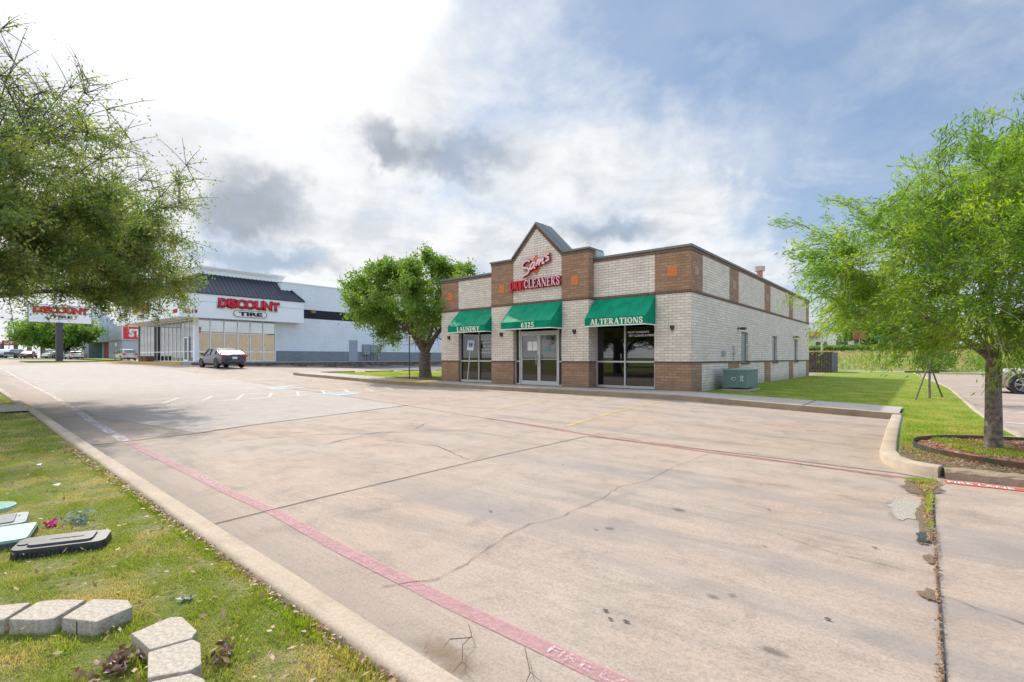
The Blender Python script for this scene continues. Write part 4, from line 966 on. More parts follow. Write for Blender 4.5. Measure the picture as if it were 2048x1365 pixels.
m = MB(); m.box(WX, WX+.28, 27.4, 27.9, 6.15, 6.42); m.box(WX+.06, WX+.3, 27.45, 27.85, 6.08, 6.15); tp(m, 'wall_lamp', mat('bronze_lamp', (.30, .14, .05), .5))
# signs
def tire_sign(par, org, U, V, W, H, depth=.12, fixit=True):
    U, V = Vector(U), Vector(V); Nn = U.cross(V); org = Vector(org)
    out = []
    bk = lettering('sign_backing', 'DISCOUNT', org+V*(H*.44), U, V, W, H*.52, depth*.5, [WHITE], bold=.16, grow=H*.05)
    b2 = lettering('lettering_outline', 'DISCOUNT', org+V*(H*.46)+Nn*depth*.5, U, V, W, H*.50, depth*.3, [BLACK], bold=.085, grow=H*.012)
    b3 = lettering('lettering', 'DISCOUNT', org+V*(H*.47)+Nn*depth*.5, U, V, W, H*.48, depth*.5, [REDS, BLACK], bold=.055)
    # pill
    def pill(x0, x1, y0, y1):
        r = (y1-y0)/2; pts = []
        for i in range(9): a = math.pi/2+math.pi*i/8; pts.append((x0+r+r*math.cos(a), y0+r+r*math.sin(a)))
        for i in range(9): a = -math.pi/2+math.pi*i/8; pts.append((x1-r+r*math.cos(a), y0+r+r*math.sin(a)))
        return pts
    m = MB()
    for k, (gx, gy, d) in enumerate(((.0, .0, .3), (.015, .02, .4), (.028, .045, .5))):
        pts = pill(W*(.22+gx), W*(.80-gx), H*(.0+gy), H*(.40-gy))
        i = len(m.v); nn = len(pts)
        m.v += [tuple(org+U*a+V*b_) for a, b_ in pts]+[tuple(org+U*a+V*b_+Nn*depth*d) for a, b_ in pts]
        m.f.append(tuple(range(i+nn, i+2*nn))); m.m.append([0, 1, 0][k])
        for q_ in range(nn): m.f.append((i+q_, i+(q_+1) % nn, i+nn+(q_+1) % nn, i+nn+q_)); m.m.append([0, 1, 0][k])
    pl = m.build('oval_panel', [WHITE, BLACK])
    t = lettering('lettering', 'TIRE', org+U*(W*.315)+V*(H*.095)+Nn*depth*.5, U, V, W*.39, H*.21, depth*.25, [BLACK], bold=.05)
    return [bk, b2, b3, pl, t]
def add_sign(par, org, U, V, W, H, base, depth=.12):
    U_, V_ = Vector(U), Vector(V); o = Vector(org)
    for q in tire_sign(par, org, U, V, W, H, depth): fix(q, par)
sg1 = MB(); sg1.box(FX+.0, FX+.03, 18.3, 23.0, 5.6, 6.4); S1 = tp(sg1, 'wall_sign', WHITE)
for q in tire_sign(S1, (FX+.03, 17.9, 5.08), (0, 1, 0), (0, 0, 1), 5.55, 1.74): q.parent = S1
sg1 = MB(); sg1.box(-61.9, -58.0, FY-.03, FY, 5.6, 6.4); S2 = tp(sg1, 'wall_sign', WHITE)
for q in tire_sign(S2, (-62.7, FY-.03, 5.1), (1, 0, 0), (0, 0, 1), 5.5, 1.70): q.parent = S2
q = lettering('house_number', '6319', (FX+.004, 15.22, 5.2), (0, 1, 0), (0, 0, 1), 1.05, .36, .05, [REDD, PINKF], bold=.04); fix(q, TS)
q = lettering('house_number', '6319', (-50.85, FY-.004, 5.2), (1, 0, 0), (0, 0, 1), 1.1, .36, .05, [REDS, REDD], bold=.04); fix(q, TS)

# retaining wall, wheel stops, planters
RWM = mat('stained_wall', (.22, .16, .135), .95, noise=.5, nscale=2.2, bump=.5, bscale=20)
m = MB(); m.box(-48.9+1.0, -47.65, 15.3, 60, .1, .80); m.box(-47.95, -47.6, 15.3, 60, .80, .86)
tag(m.build('retaining_wall', RWM), label='low stained concrete retaining wall below the tyre store', cat='retaining wall')
STOP = MB(); STOP.prism([(-.11, 0), (.11, 0), (.08, .12), (-.08, .12)], 'y', -.9, .9)
st0 = STOP.build('wheel_stop', KERBD, bevel=.01)
kk = 0; ord_ = ['nearest the grey car', 'second from the grey car', 'third from the grey car', 'fourth from the grey car', 'fifth from the grey car', 'sixth from the grey car', 'just left of the tree trunk', 'just right of the tree trunk']
for i, t in enumerate((22.8, 25.9, 29.2, 32.5, 35.9, 39.4, 43, 46.7)):
    o = st0 if i == 0 else copy_tree(st0); o.location = (-46.9, t, gz(-46.9, t)+.01)
    tag(o, label='pale concrete wheel stop at the retaining wall, %s' % ord_[i], cat='wheel stop', group='wheel stops along the retaining wall')
for i, (s, t, rz, lab) in enumerate(((-30.9, 18.7, -.05, 'leftmost'), (-31.1, 22.2, .0, 'second from left'), (-31.7, 26.0, .05, 'behind the tree trunk'), (-32.3, 29.9, .05, 'beside the brick corner'))):
    o = copy_tree(st0); o.location = (s, t, gz(s, t)+.01); o.rotation_euler = (0, 0, rz); o.scale = (1.2, 1.35, 1.5)
    tag(o, label='dark-faced wheel stop at the edge of the small lawn, %s' % lab, cat='wheel stop', group='wheel stops at the small lawn')
PLM = mat('weathered_wood', (.20, .12, .05), .85, noise=.4, nscale=6)
for i, (s, lab) in enumerate(((-62.6, 'left'), (-61.2, 'right'))):
    m = MB(); m.box(-.55, .55, -.35, .35, 0, .52); m.box(-.6, .6, -.4, -.35, .46, .54); m.box(-.6, .6, .35, .4, .46, .54)
    for x in (-.55, -.2, .15, .5): m.box(x, x+.06, -.37, -.351, .02, .46)
    o = m.build('planter_box', PLM); o.location = (s, 15.7, PADZ)
    tag(o, label='brown wooden planter box on the tyre store walk, the %s one of two' % lab, cat='planter', group='planter boxes by the tyre store')

# ================================================================== OFFICE SUPPLY STORE behind
OS = empty('office_supply_store', (-125, 30, 1.1), label='grey and white big store with red lettered panel beyond the tyre store', cat='store')
def op(mb, n, m, par=None, **k): o = mb.build(n, m, **k); return fix(o, par or OS)
GW = mat('grey_stucco', (.42, .45, .49), .8, noise=.08, nscale=.5); GW2 = mat('light_grey_stucco', (.55, .58, .62), .8)
m = MB(); m.box(-127.3, -117.6, 26, 26.3, .8, 8.0); m.box(-117.9, -117.6, 26.3, 75, .8, 8.0); m.box(-150, -127.3, 26.4, 26.8, .8, 9.0); m.box(-150, -118, 74, 75, .8, 8.0); m.box(-150, -117.9, 27, 74, 7.6, 7.7)
op(m, 'wall', GW)
m = MB(); m.box(-127.3, -117.55, 25.95, 26.0, 4.62, 4.78); m.box(-117.6, -117.55, 26.0, 75, 4.62, 4.78); op(m, 'wall_band', mat('band_grey', (.22, .24, .27), .7))
m = MB(); m.box(-134.7, -128.1, 24.6, 26.4, 4.55, 9.4); m.box(-134.8, -128.0, 24.5, 26.5, 9.4, 9.7); op(m, 'entrance_canopy', GW2)
SB = brick('grey_block', (.20, .25, .28), (.15, .19, .22), (.30, .33, .35), .8, .4, .03)
m = MB(); m.box(-141.8, -134.9, 24.2, 26.4, .8, 8.9); op(m, 'block_pier', SB)
m = MB(); m.box(-142.5, -134.2, 24.0, 26.5, 8.9, 10.9); op(m, 'parapet', GW2)
m = MB(); m.box(-133.0, -128.4, 26.3, 26.45, 1.3, 4.55); d_ = op(m, 'door', mat('door_maroon', (.12, .05, .05), .5))
m = MB(); 
for i in range(4): m.box(-132.4+i*1.1, -131.9+i*1.1, 26.25, 26.3, 1.6, 4.4)
q = m.build('door_leaf', mat('red_door_leaf', (.35, .05, .06), .5)); q.parent = d_
m = MB(); m.box(-117.6, -117.45, 25.95, 34.5, 4.72, 7.45); so_ = op(m, 'wall_sign', mat('sign_border', (.62, .56, .56), .6))
m = MB(); m.box(-117.45, -117.40, 26.15, 34.3, 4.90, 7.27); q = m.build('sign_panel', REDS); q.parent = so_
q = lettering('lettering', 'STAPLES', (-117.39, 27.0, 5.25), (0, 1, 0), (0, 0, 1), 6.8, 1.62, .05, [WHITE], bold=.05); q.parent = so_
m = MB()
for i in range(5): m.box(-152.5+i*2.0, -151.4+i*2.0, 26.2, 26.38, 1.2, 4.7)
op(m, 'red_panel', REDS)
ct = MB(); ct.box(-.9, .9, -.5, .5, .25, .35)
for x in (-.9, .85): 
    for y in (-.5, .45): ct.box(x, x+.05, y, y+.05, 0, .95)
ct.box(-.9, .9, -.5, -.46, .5, .95); ct.box(-.9, .9, .46, .5, .5, .95)
o = ct.build('cart_corral', REDS); o.location = (-137.3, 23.3, 1.2); tag(o, label='small red cart corral outside the big grey store', cat='cart corral')

# ================================================================== PYLON SIGN
PY = empty('pylon_sign', (-79.5, 11.7, gz(-79.5, 11.7)), label='white roadside sign with red and black lettering on a dark square pole', cat='sign')
pz = PY.location.z
def pp(mb, n, m, par=None): return fix(mb.build(n, m), par or PY)
m = MB(); m.box(-79.8, -79.25, 11.25, 11.85, pz, 5.5); pp(m, 'pole', mat('dark_pole', (.06, .05, .07), .6))
m = MB(); m.box(-79.8, -79.3, 8.82, 14.53, 5.42, 7.55); sp_ = pp(m, 'sign_box', mat('sign_edge', (.10, .10, .11), .5))
m = MB(); m.box(-79.3, -79.27, 8.88, 14.47, 5.48, 7.49); q = m.build('sign_face', mat('sign_face_white', (.76, .76, .82), .5)); q.parent = sp_
for q in tire_sign(sp_, (-79.27, 9.25, 5.85), (0, 1, 0), (0, 0, 1), 4.9, 1.55, .05): q.parent = sp_
m = MB(); m.box(-83, -76, 8.5, 16, .2, gz(-79.5, 12)+.13)
tag(m.build('lawn', TURFR), kind='structure', label='small grass island under the roadside sign')
sheet('lawn', [(-118, 17.5), (-84, 18.5), (-84, 20.5), (-118, 22.5)], .15, TURFR, kind='structure', label='thin grass island in the far parking lot')

# ================================================================== VEHICLES
def loft(mb, secs, m=0, cap=True):
    n = len(secs[0]); rings = []
    for s in secs:
        i = len(mb.v); rings.append(i); mb.v += [tuple(p) for p in s]
    for a, b_ in zip(rings, rings[1:]):
        for q in range(n-1): mb.f.append((a+q, a+q+1, b_+q+1, b_+q)); mb.m.append(m)
    if cap:
        mb.f.append(tuple(rings[0]+q for q in range(n))); mb.f.append(tuple(rings[-1]+q for q in range(n))[::-1]); mb.m += [m, m]
def interp(tab, x):
    if x <= tab[0][0]: return tab[0][1]
    for (a, va), (b_, vb) in zip(tab, tab[1:]):
        if x <= b_: t = (x-a)/(b_-a); return va+(vb-va)*t
    return tab[-1][1]
PAINTS = {}
def paint(name, c, metal=.55, rough=.3):
    if name not in PAINTS:
        m = mat(name, c, rough, metal); m.node_tree.nodes['Principled BSDF'].inputs['Coat Weight'].default_value = .8
        m.node_tree.nodes['Principled BSDF'].inputs['Coat Roughness'].default_value = .05; PAINTS[name] = m
    return PAINTS[name]
def vehicle(name, pm, kind, loc, rz, dims, rimm=RIM, **tags):
    L, W, H = dims; h = W/2; hl = L/2
    root = empty(name, loc, rz, **tags)
    if kind == 'sedan':
        belt = [(-hl, .62), (-hl+.1, .92), (-hl+.5, 1.0), (-.9, .97), (.4, .93), (hl-1.1, .86), (hl-.3, .74), (hl, .5)]
        roof = [(-hl+.35, .99), (-1.15, 1.28), (-.55, H-.02), (.1, H), (.55, H-.05), (1.35, .93)]
        rr = .335; wb = (-L*.29, L*.31)
    elif kind == 'suv':
        belt = [(-hl, .60), (-hl+.06, 1.0), (-hl+.3, 1.12), (.6, 1.05), (hl-1.2, 1.02), (hl-.5, .98), (hl-.12, .88), (hl, .6)]
        roof = [(-hl+.10, 1.12), (-hl+.55, H-.08), (-hl+1.1, H), (.0, H), (.45, H-.06), (1.15, 1.07)]
        rr = .37; wb = (-L*.285, L*.30)
    else:  # pickup
        belt = [(-hl, .75), (-hl+.05, 1.25), (-.6, 1.25), (.8, 1.2), (hl-1.1, 1.15), (hl-.2, 1.05), (hl, .7)]
        roof = [(-.65, 1.25), (-.5, H-.08), (-.2, H), (.7, H), (1.0, H-.1), (1.5, 1.2)]
        rr = .42; wb = (-L*.3, L*.3)
    bot = [(-hl, .36), (-hl+.25, .24), (hl-.3, .22), (hl, .34)]
    wid = [(-hl, .80), (-hl+.12, .93), (-hl+.6, 1.0), (hl-.9, 1.0), (hl-.25, .90), (hl, .68)]
    secs = []
    xs = sorted(set([-hl, -hl+.06, -hl+.12, -hl+.3, hl-.3, hl-.12, hl-.05, hl]+[b_[0] for b_ in belt]+[-hl+.6, -1.2, -.4, .2, .9, hl-.9]))
    for x in xs:
        zt = interp(belt, x); zb = interp(bot, x); ww = h*interp(wid, x)
        half = [(0, zb), (ww*.86, zb), (ww*.97, zb+.08), (ww, zb+(zt-zb)*.45), (ww*.985, zb+(zt-zb)*.68), (ww*.94, zt-.05), (ww*.86, zt), (0, zt+.02)]
        secs.append([(x, -a, b_) for a, b_ in half]+[(x, a, b_) for a, b_ in half[::-1]][1:-1])
    # closed sections
    m = MB(); n = len(secs[0]); rings = []
    for s in secs: rings.append(len(m.v)); m.v += s
    for a, b_ in zip(rings, rings[1:]):
        for q in range(n): m.f.append((a+q, a+(q+1) % n, b_+(q+1) % n, b_+q)); m.m.append(0)
    m.f.append(tuple(rings[0]+q for q in range(n))); m.f.append(tuple(rings[-1]+q for q in range(n))); m.m += [0, 0]
    m.build('body', pm, root, smooth=True, auto=40)
    # cabin
    m = MB(); secs = []
    x0, x1 = roof[0][0], roof[-1][0]
    xr = sorted(set([r[0] for r in roof]+[x0+(x1-x0)*i/10 for i in range(11)]))
    def cabsec(x, g=0.):
        zt = interp(roof, x)+g; zb = interp(belt, x)-.03; tt = (zt-zb)/(H-.9)
        wb_ = h*.88*min(interp(wid, x), 1)+g; wr = wb_-(zt-zb)*.30+g
        return zb, zt, wb_, wr
    for x in xr:
        zb, zt, wb_, wr = cabsec(x)
        half = [(wb_, zb), (wr+.02, zt-.07), (wr-.06, zt-.01), (0, zt)]
        secs.append([(x, -a, b_) for a, b_ in half]+[(x, a, b_) for a, b_ in half[::-1]][1:])
    loft(m, secs); m.build('window', CARGL, root, smooth=True, auto=30)
    # roof skin + pillars
    m = MB(); secs = []
    ra, rb = (roof[1][0]-.05, roof[-2][0]+.02)
    for x in [x for x in xr if ra <= x <= rb]:
        zb, zt, wb_, wr = cabsec(x, .012)
        half = [(wr+.03, zt-.085), (wr-.05, zt-.01), (0, zt+.003)]
        secs.append([(x, -a, b_) for a, b_ in half]+[(x, a, b_) for a, b_ in half[::-1]][1:])
    loft(m, secs, cap=False)
    for sy in (-1, 1):
        for px in ([x0+.05, roof[1][0]], [roof[-2][0], x1-.04], [.02, -.04] if kind != 'pickup' else [.1, .05], [-.95, -1.0]):
            if kind == 'pickup' and px[0] == -.95: continue
            lo = px[0] if px[0] < px[1] or px[0] in (.02, .1, -.95) else px[0]
            xa, xb = px
            za, wa = (interp(belt, xa), h*.88+.012) if (px[0] == x0+.05 or px[0] in (.02, .1, -.95)) else (interp(roof, xa), cabsec(xa, .012)[3]+.02)
            zb2, wb2 = (interp(roof, xb)-.05, cabsec(xb, .012)[3]+.02) if (px[0] == x0+.05 or px[0] in (.02, .1, -.95)) else (interp(belt, xb), h*.88+.012)
            m.tube([(xa, sy*wa, za), (xb, sy*wb2, zb2)], .035, 5)
    m.build('roof', pm, root, smooth=True, auto=40)
    for sx, xw in enumerate(wb):
        for sy in (-1, 1):
            a = MB(); a.disc((xw, sy*(h-.055), rr+.02), 'y', rr*1.17, .135, 24); a.build('wheel_arch', DARK if kind == 'suv' else BLACK, root)
            t = MB(); t.disc((xw, sy*(h-.09), rr), 'y', rr, .22, 24)
            wo = t.build('wheel', RUB, root, bevel=.02)
            r2 = MB(); yy = sy*(h+.024)
            for k in range(5):
                an = 2*math.pi*k/5
                for off in (-.16, .16):
                    p0 = (xw+math.cos(an)*.05, yy, rr+math.sin(an)*.05); p1 = (xw+math.cos(an+off)*rr*.66, yy, rr+math.sin(an+off)*rr*.66); r2.tube([p0, p1], .022, 4)
            pts = [(xw+math.cos(2*math.pi*k/20)*rr*.68, yy, rr+math.sin(2*math.pi*k/20)*rr*.68) for k in range(21)]
            r2.tube(pts, .016, 4); r2.disc((xw, yy, rr), 'y', .06, .03, 10); q = r2.build('rim', rimm); q.parent = wo
    for sy in (-1, 1):
        a = MB(); zt = interp(belt, -hl+.1)
        if kind == 'pickup': a.box(-hl-.01, -hl+.1, sy*h*.78-.07, sy*h*.78+.07, .85, 1.2)
        elif kind == 'suv': a.prism([(-hl-.03, .86), (-hl+.02, 1.02), (-hl+.42, 1.06), (-hl+.30, .93)], 'y', sy*h*.58, sy*h*.985)
        else: a.prism([(-hl-.015, .78), (-hl+.06, .93), (-hl+.42, .93), (-hl+.32, .82)], 'y', sy*h*.5, sy*h*.965)
        a.build('tail_light', TAIL, root)
        a = MB(); zf = interp(belt, hl-.3); a.prism([(hl-.10, zf-.24), (hl-.07, zf-.13), (hl-.62, zf-.02), (hl-.55, zf-.12)], 'y', sy*h*.55, sy*h*.95)
        a.build('headlight', mat('lamp_lens', (.55, .50, .46), .1) if 'lamp_lens' not in bpy.data.materials else bpy.data.materials['lamp_lens'], root)
        a = MB(); xm = roof[-1][0]-.35; zm = interp(belt, xm)+.06; a.box(xm-.07, xm+.07, sy*(h-.02)-.0, sy*(h-.02)+sy*.2, zm, zm+.14) if sy > 0 else a.box(xm-.07, xm+.07, -(h-.02)-.2, -(h-.02), zm, zm+.14)
        a.build('mirror', DARK, root, bevel=.02)
    a = MB(); a.box(-hl-.012, -hl+.12, -h*.72, h*.72, .28, .44); a.build('bumper', DARK, root, bevel=.02); a = MB(); a.box(hl-.1, hl+.01, -h*.6, h*.6, .24, .42); a.build('bumper', DARK, root, bevel=.02)
    a = MB(); pzz = .70 if kind != 'pickup' else .55; a.box(-hl-.035, -hl+.1, -.16, .16, pzz-.08, pzz+.08); a.build('license_plate', PLATE, root)
    if kind == 'pickup': 
        a = MB(); a.box(-hl-.02, -hl+.1, -h*.85, h*.85, .48, .62); a.build('rear_bumper', GALV, root)
    return root
ZP2 = lambda s, t: gz(s, t)+.012
vehicle('sedan', paint('slate_paint', (.035, .038, .06), .3), 'sedan', (-40.6, 15.0, ZP2(-40.6, 15)), math.pi, (4.65, 1.82, 1.42), RIMD, label='dark grey sedan parked facing the tyre store', cat='car')
vehicle('suv', paint('beige_paint', (.42, .33, .27), .4), 'suv', (-93, 20.9, ZP2(-93, 20.9)), math.pi+.05, (4.7, 1.88, 1.68), RIM, label='beige sport utility vehicle parked left of the tyre store', cat='car')
vehicle('sedan', paint('silver_paint', (.42, .40, .37), .6), 'sedan', (-113, 18.3, ZP2(-113, 18.3)), math.pi+.06, (4.8, 1.85, 1.45), RIM, label='silver sedan parked right of the dark sign pole', cat='car', group='cars in the far parking lot')
vehicle('pickup_truck', paint('black_paint_coat', (.02, .02, .025)), 'pickup', (-152.3, 15.1, ZP2(-152.3, 15.1)), math.pi-.5, (5.6, 2.0, 1.9), RIM, label='black pickup truck, leftmost of the far vehicles', cat='truck', group='cars in the far parking lot')
vehicle('sedan', paint('maroon_paint', (.20, .05, .07)), 'sedan', (-138.2, 15.5, ZP2(-138.2, 15.5)), math.pi-.3, (4.7, 1.85, 1.45), RIM, label='maroon sedan beside the black pickup truck', cat='car', group='cars in the far parking lot')
vehicle('suv', paint('black_paint_coat', (.02, .02, .025)), 'suv', (-143.5, 19.6, ZP2(-143.5, 19.6)), math.pi+.3, (4.7, 1.9, 1.75), RIM, label='black vehicle between the maroon sedan and the white one', cat='car', group='cars in the far parking lot')
vehicle('sedan', paint('white_coat', (.65, .65, .68), .0), 'sedan', (-134, 19.2, ZP2(-134, 19.2)), math.pi/2+.5, (4.7, 1.85, 1.45), RIM, label='white sedan left of the dark sign pole', cat='car', group='cars in the far parking lot')
vehicle('suv', paint('bluegrey_paint', (.22, .28, .36)), 'suv', (-124.5, 19.3, ZP2(-124.5, 19.3)), math.pi+.1, (4.7, 1.9, 1.75), RIM, label='blue-grey vehicle just behind the dark sign pole', cat='car', group='cars in the far parking lot')
vehicle('suv', paint('cream_paint', (.50, .43, .34), .3), 'suv', (4.25, 29.1, ZP2(4.25, 29.1)), math.pi, (4.62, 1.88, 1.70), RIM, label='cream sport utility vehicle partly in view at the right edge', cat='car')
# far tanker truck and fuel canopy
TK_ = empty('tanker_truck', (-266, 24.5, gz(-266, 24.5)), .9, label='white tank truck far off under the canopy on the left', cat='truck')
m = MB(); m.tube([(-4, 0, 2.0), (4, 0, 2.0)], 1.15, 16); m.build('tank', mat('white_tank', (.72, .73, .76), .4), TK_, smooth=True, auto=50)
m = MB(); m.box(4.4, 6.4, -1.1, 1.1, .6, 2.6); m.build('cab', mat('purple_cab', (.10, .05, .14), .4), TK_, bevel=.1)
for x in (-3.2, -2, 5.4):
    for y in (-1, 1): m = MB(); m.disc((x, y, .5), 'y', .5, .3, 14); m.build('wheel', RUB, TK_)
m = MB(); m.box(-4, 6, -.5, .5, .7, .95); m.build('chassis', DARK, TK_)
FC = empty('fuel_station', (-305, 28, gz(-305, 28)), .9, label='fuel station canopy with red-striped fascia far left', cat='fuel station')
fz = 0
m = MB(); m.box(-22, 22, -5, 5, 5.6, 6.7); m.build('canopy', mat('beige_fascia', (.45, .42, .38), .6), FC)
m = MB(); m.box(-22.1, 22.1, -5.1, -5.0, 5.65, 5.95); m.build('canopy_stripe', REDS, FC)
m = MB(); m.box(1, 6, -5.3, -5.1, 5.2, 7.3); sq = m.build('canopy_sign', REDD, FC); q = lettering('lettering', 'QT', (1.8, -5.32, 5.6), (1, 0, 0), (0, 0, 1), 3.3, 1.2, .05, [WHITE], bold=.04); q.parent = sq
for x in (-20, -15, -10, -5, 0, 5, 10, 15, 20):
    for y in (-3.5, 3.5):
        m = MB(); m.box(x-.35, x+.35, y-.35, y+.35, 0, 5.6); m.build('column', mat('column_grey', (.14, .15, .15), .7) if 'column_grey' not in bpy.data.materials else bpy.data.materials['column_grey'], FC)
# utility pole
def upole(s, t, h, lab, arm=1.2, m=BARK):
    o = empty('utility_pole', (s, t, gz(s, t)-.05), .7, label=lab, cat='utility pole')
    p = MB(); p.tube([(0, 0, 0), (0, 0, h)], [.16, .11], 8); p.build('pole', m, o)
    p = MB(); p.box(-arm, arm, -.06, .06, h-.5, h-.36); p.build('crossarm', m, o)
    p = MB()
    for x in (-arm*.9, -arm*.4, arm*.4, arm*.9): p.disc((x, 0, h-.28), 'z', .05, .16, 6)
    p.build('insulator', DARK, o)
upole(-335, 30.8, 14.5, 'wooden utility pole above the fuel canopy on the far left', 3.5)
# sign poles ---------------------------------------------------------------
BLUE = mat('sign_blue', (.03, .10, .32), .5)
def hc_sign(s, t, z0, h, tilt, lab, rz, front=True, dark=False):
    o = empty('parking_sign', (s, t, z0), rz, label=lab, cat='sign'); o.rotation_euler = (0, tilt, rz)
    p = MB(); p.box(-.025, .025, -.015, .015, 0, h); p.build('post', DARK if dark else GALV, o)
    p = MB(); p.box(-.15, .15, -.022, -.016, h-.42, h+.05); q = p.build('sign_plate', WHITE if front else GALV, o)
    if front:
        p = MB(); p.box(-.09, .09, -.025, -.022, h-.27, h-.08); k = p.build('blue_symbol', BLUE, o)
        k2 = MB(); pts = [(.045*math.cos(a), -.027, h-.205+.045*math.sin(a)) for a in [R(x) for x in range(100, 400, 25)]]; k2.tube(pts, .008, 4)
        k2.tube([(-.01, -.027, h-.11), (-.005, -.027, h-.18), (.03, -.027, h-.185), (.05, -.027, h-.23)], .009, 4); k2.disc((-.012, -.027, h-.10), 'y', .014, .004, 8); kk = k2.build('wheelchair_symbol', WHITE); kk.parent = k
        lettering('lettering', 'RESERVED', (-.12, -.0225, h-.01), (1, 0, 0), (0, 0, 1), .24, .035, 0, [BLUE], o)
        lettering('lettering', 'PARKING', (-.11, -.0225, h-.065), (1, 0, 0), (0, 0, 1), .22, .035, 0, [BLUE], o)
hc_sign(-16.75, 16.85, gz(-16.75, 16.85)+.14, 1.95, .10, 'white and blue accessible parking sign leaning before the laundry window', .55)
hc_sign(-21.75, 17.45, gz(-21.75, 17.45)+.12, 2.35, 0, 'accessible parking sign on dark post beside the tree left of the shop', 3.3, True, True)
hc_sign(-113.5, 24.2, gz(-113.5, 24.2), 2.9, 0, 'small accessible parking sign behind the beige vehicle', .6)

# ================================================================== TREES
def bez(a, b_, c_, n):
    return [a*(1-t)**2+b_*2*t*(1-t)+c_*t*t for t in [i/n for i in range(n+1)]]
def make_tree(name, base, fork, trunk_r, limbs, env, n_limb, n_branch, n_twig, n_leaf, leaf, lm, bm_, seed, label, cat='tree', group=None,
              twig_len=.8, spread=.22, droop=0., flare=1.5, leaf_keep=None, lean=(0, 0), limb_r=.5, twig_r=.006, align=0., limb_curve=.25, sides=7, center=None):
    rr = random.Random(seed); rg = np.random.default_rng(seed)
    root = empty(name, base, 0, label=label, cat=cat, group=group)
    base0 = Vector((0, 0, -.1)); top = Vector((lean[0], lean[1], fork))
    mb = MB()
    tp_ = [base0+(top-base0)*k+Vector((rr.uniform(-.03, .03), rr.uniform(-.03, .03), 0))*trunk_r*6*(0 < k < 1) for k in (0, .08, .2, .45, .7, 1)]
    mb.tube(tp_, [trunk_r*flare, trunk_r*(1+(flare-1)*.3), trunk_r*1.02, trunk_r*.95, trunk_r*.9, trunk_r*.92], 12)
    LP, LD = [], []
    cen = Vector(center) if center else Vector((0, 0, 0))
    tipsL = []
    for i in range(n_limb):
        tip = limbs[i] if limbs and i < len(limbs) else env(rr, .62)
        tip = Vector(tip); st = top-Vector((0, 0, rr.uniform(0, fork*.18)))
        mid = st+(tip-st)*.45+Vector((0, 0, (tip-st).length*limb_curve*rr.uniform(.4, 1.2)))+Vector((rr.uniform(-.3, .3), rr.uniform(-.3, .3), 0))*.6
        P = bez(st, mid, tip, 7); r0 = trunk_r*limb_r*rr.uniform(.8, 1.15)
        mb.tube(P, [r0*(1-.8*k/7) for k in range(8)], sides)
        tipsL.append((P, r0))
    E = [Vector(env(rr, None)) for _ in range(n_limb*n_branch)]
    for e in E:
        P, r0 = min(tipsL, key=lambda q: (q[0][-1]-e).length*rr.uniform(.8, 1.25))
        k = min(range(2, 8), key=lambda q: (P[q]-e).length+rr.uniform(0, .8)); k = max(2, k-rr.randint(0, 2)); st = P[k]
        mid = st+(e-st)*.5+Vector((rr.uniform(-.25, .25), rr.uniform(-.25, .25), rr.uniform(0, .35)))*(e-st).length*.5
        Q = bez(st, mid, e, 5); rb = r0*(1-.8*k/7)*.5
        mb.tube(Q, [max(rb*(1-.75*j/5), twig_r) for j in range(6)], 4, cap=False)
        for _ in range(n_twig):
            j = rr.choice([1, 2, 3, 4, 4, 5, 5]); s0 = Q[j]
            out = (s0-cen); out = out.normalized() if out.length > .01 else Vector((0, 0, 1))
            dv = Vector((rr.gauss(0, 1), rr.gauss(0, 1), rr.gauss(0, .7))).normalized()
            dv = (dv+out*.75).normalized()*twig_len*rr.uniform(.5, 1.3)
            e2 = s0+dv+Vector((0, 0, -droop*twig_len*rr.uniform(.3, 1.2)))
            m2 = s0+dv*.55+Vector((0, 0, droop*twig_len*.35))
            T = bez(s0, m2, e2, 3); mb.tube(T, [twig_r*1.5, twig_r*1.2, twig_r, twig_r*.6], 3, cap=False)
            kp = leaf_keep(s0+Vector(base)) if leaf_keep else 1.
            nl = int(n_leaf*kp*rr.uniform(.5, 1.5))
            if nl <= 0: continue
            tt = rg.random(nl)[:, None]; A, B, C = (np.array(v[:]) for v in (s0, m2, e2))
            pt = A*(1-tt)**2+B*2*tt*(1-tt)+C*tt**2+rg.normal(0, spread, (nl, 3))*np.array([1, 1, .8])
            LP.append(pt); LD.append(np.repeat(np.array((e2-s0)[:])[None], nl, 0))
    mb.build('trunk', bm_, root, smooth=True, auto=60)
    P = np.concatenate(LP); Dv = np.concatenate(LD); n = len(P)
    Dn = Dv/np.linalg.norm(Dv, axis=1)[:, None]
    a = rg.normal(0, 1, (n, 3)); a = a/np.linalg.norm(a, axis=1)[:, None]*(1-align)+Dn*align*1.5; a /= np.linalg.norm(a, axis=1)[:, None]
    b2 = np.cross(a, rg.normal(0, 1, (n, 3))); b2 /= np.linalg.norm(b2, axis=1)[:, None]
    sc_ = rg.uniform(.6, 1.3, (n, 1)); l = leaf[0]*sc_; w_ = leaf[1]*sc_
    V = np.stack([P-a*l/2, P+b2*w_/2-a*l*.05, P+a*l/2, P-b2*w_/2-a*l*.05], 1)
    np_mesh('crown', V, 4, lm, root)
    return root
def ell(cx, cy, cz, rx, ry, rz_, zmin=None, noise=.2):
    def f(rr, frac):
        while True:
            v = Vector((rr.gauss(0, 1), rr.gauss(0, 1), rr.gauss(0, 1))).normalized()
            k = frac if frac else rr.uniform(.45, 1.)**.5
            k *= 1+noise*(math.sin(v.x*5+1.3)*math.sin(v.y*4+.5)+.5*math.sin(v.z*7))*(0 if frac else 1)
            p = Vector((cx+v.x*rx*k, cy+v.y*ry*k, cz+v.z*rz_*k))
            if zmin is None or p.z > zmin: return p
    return f
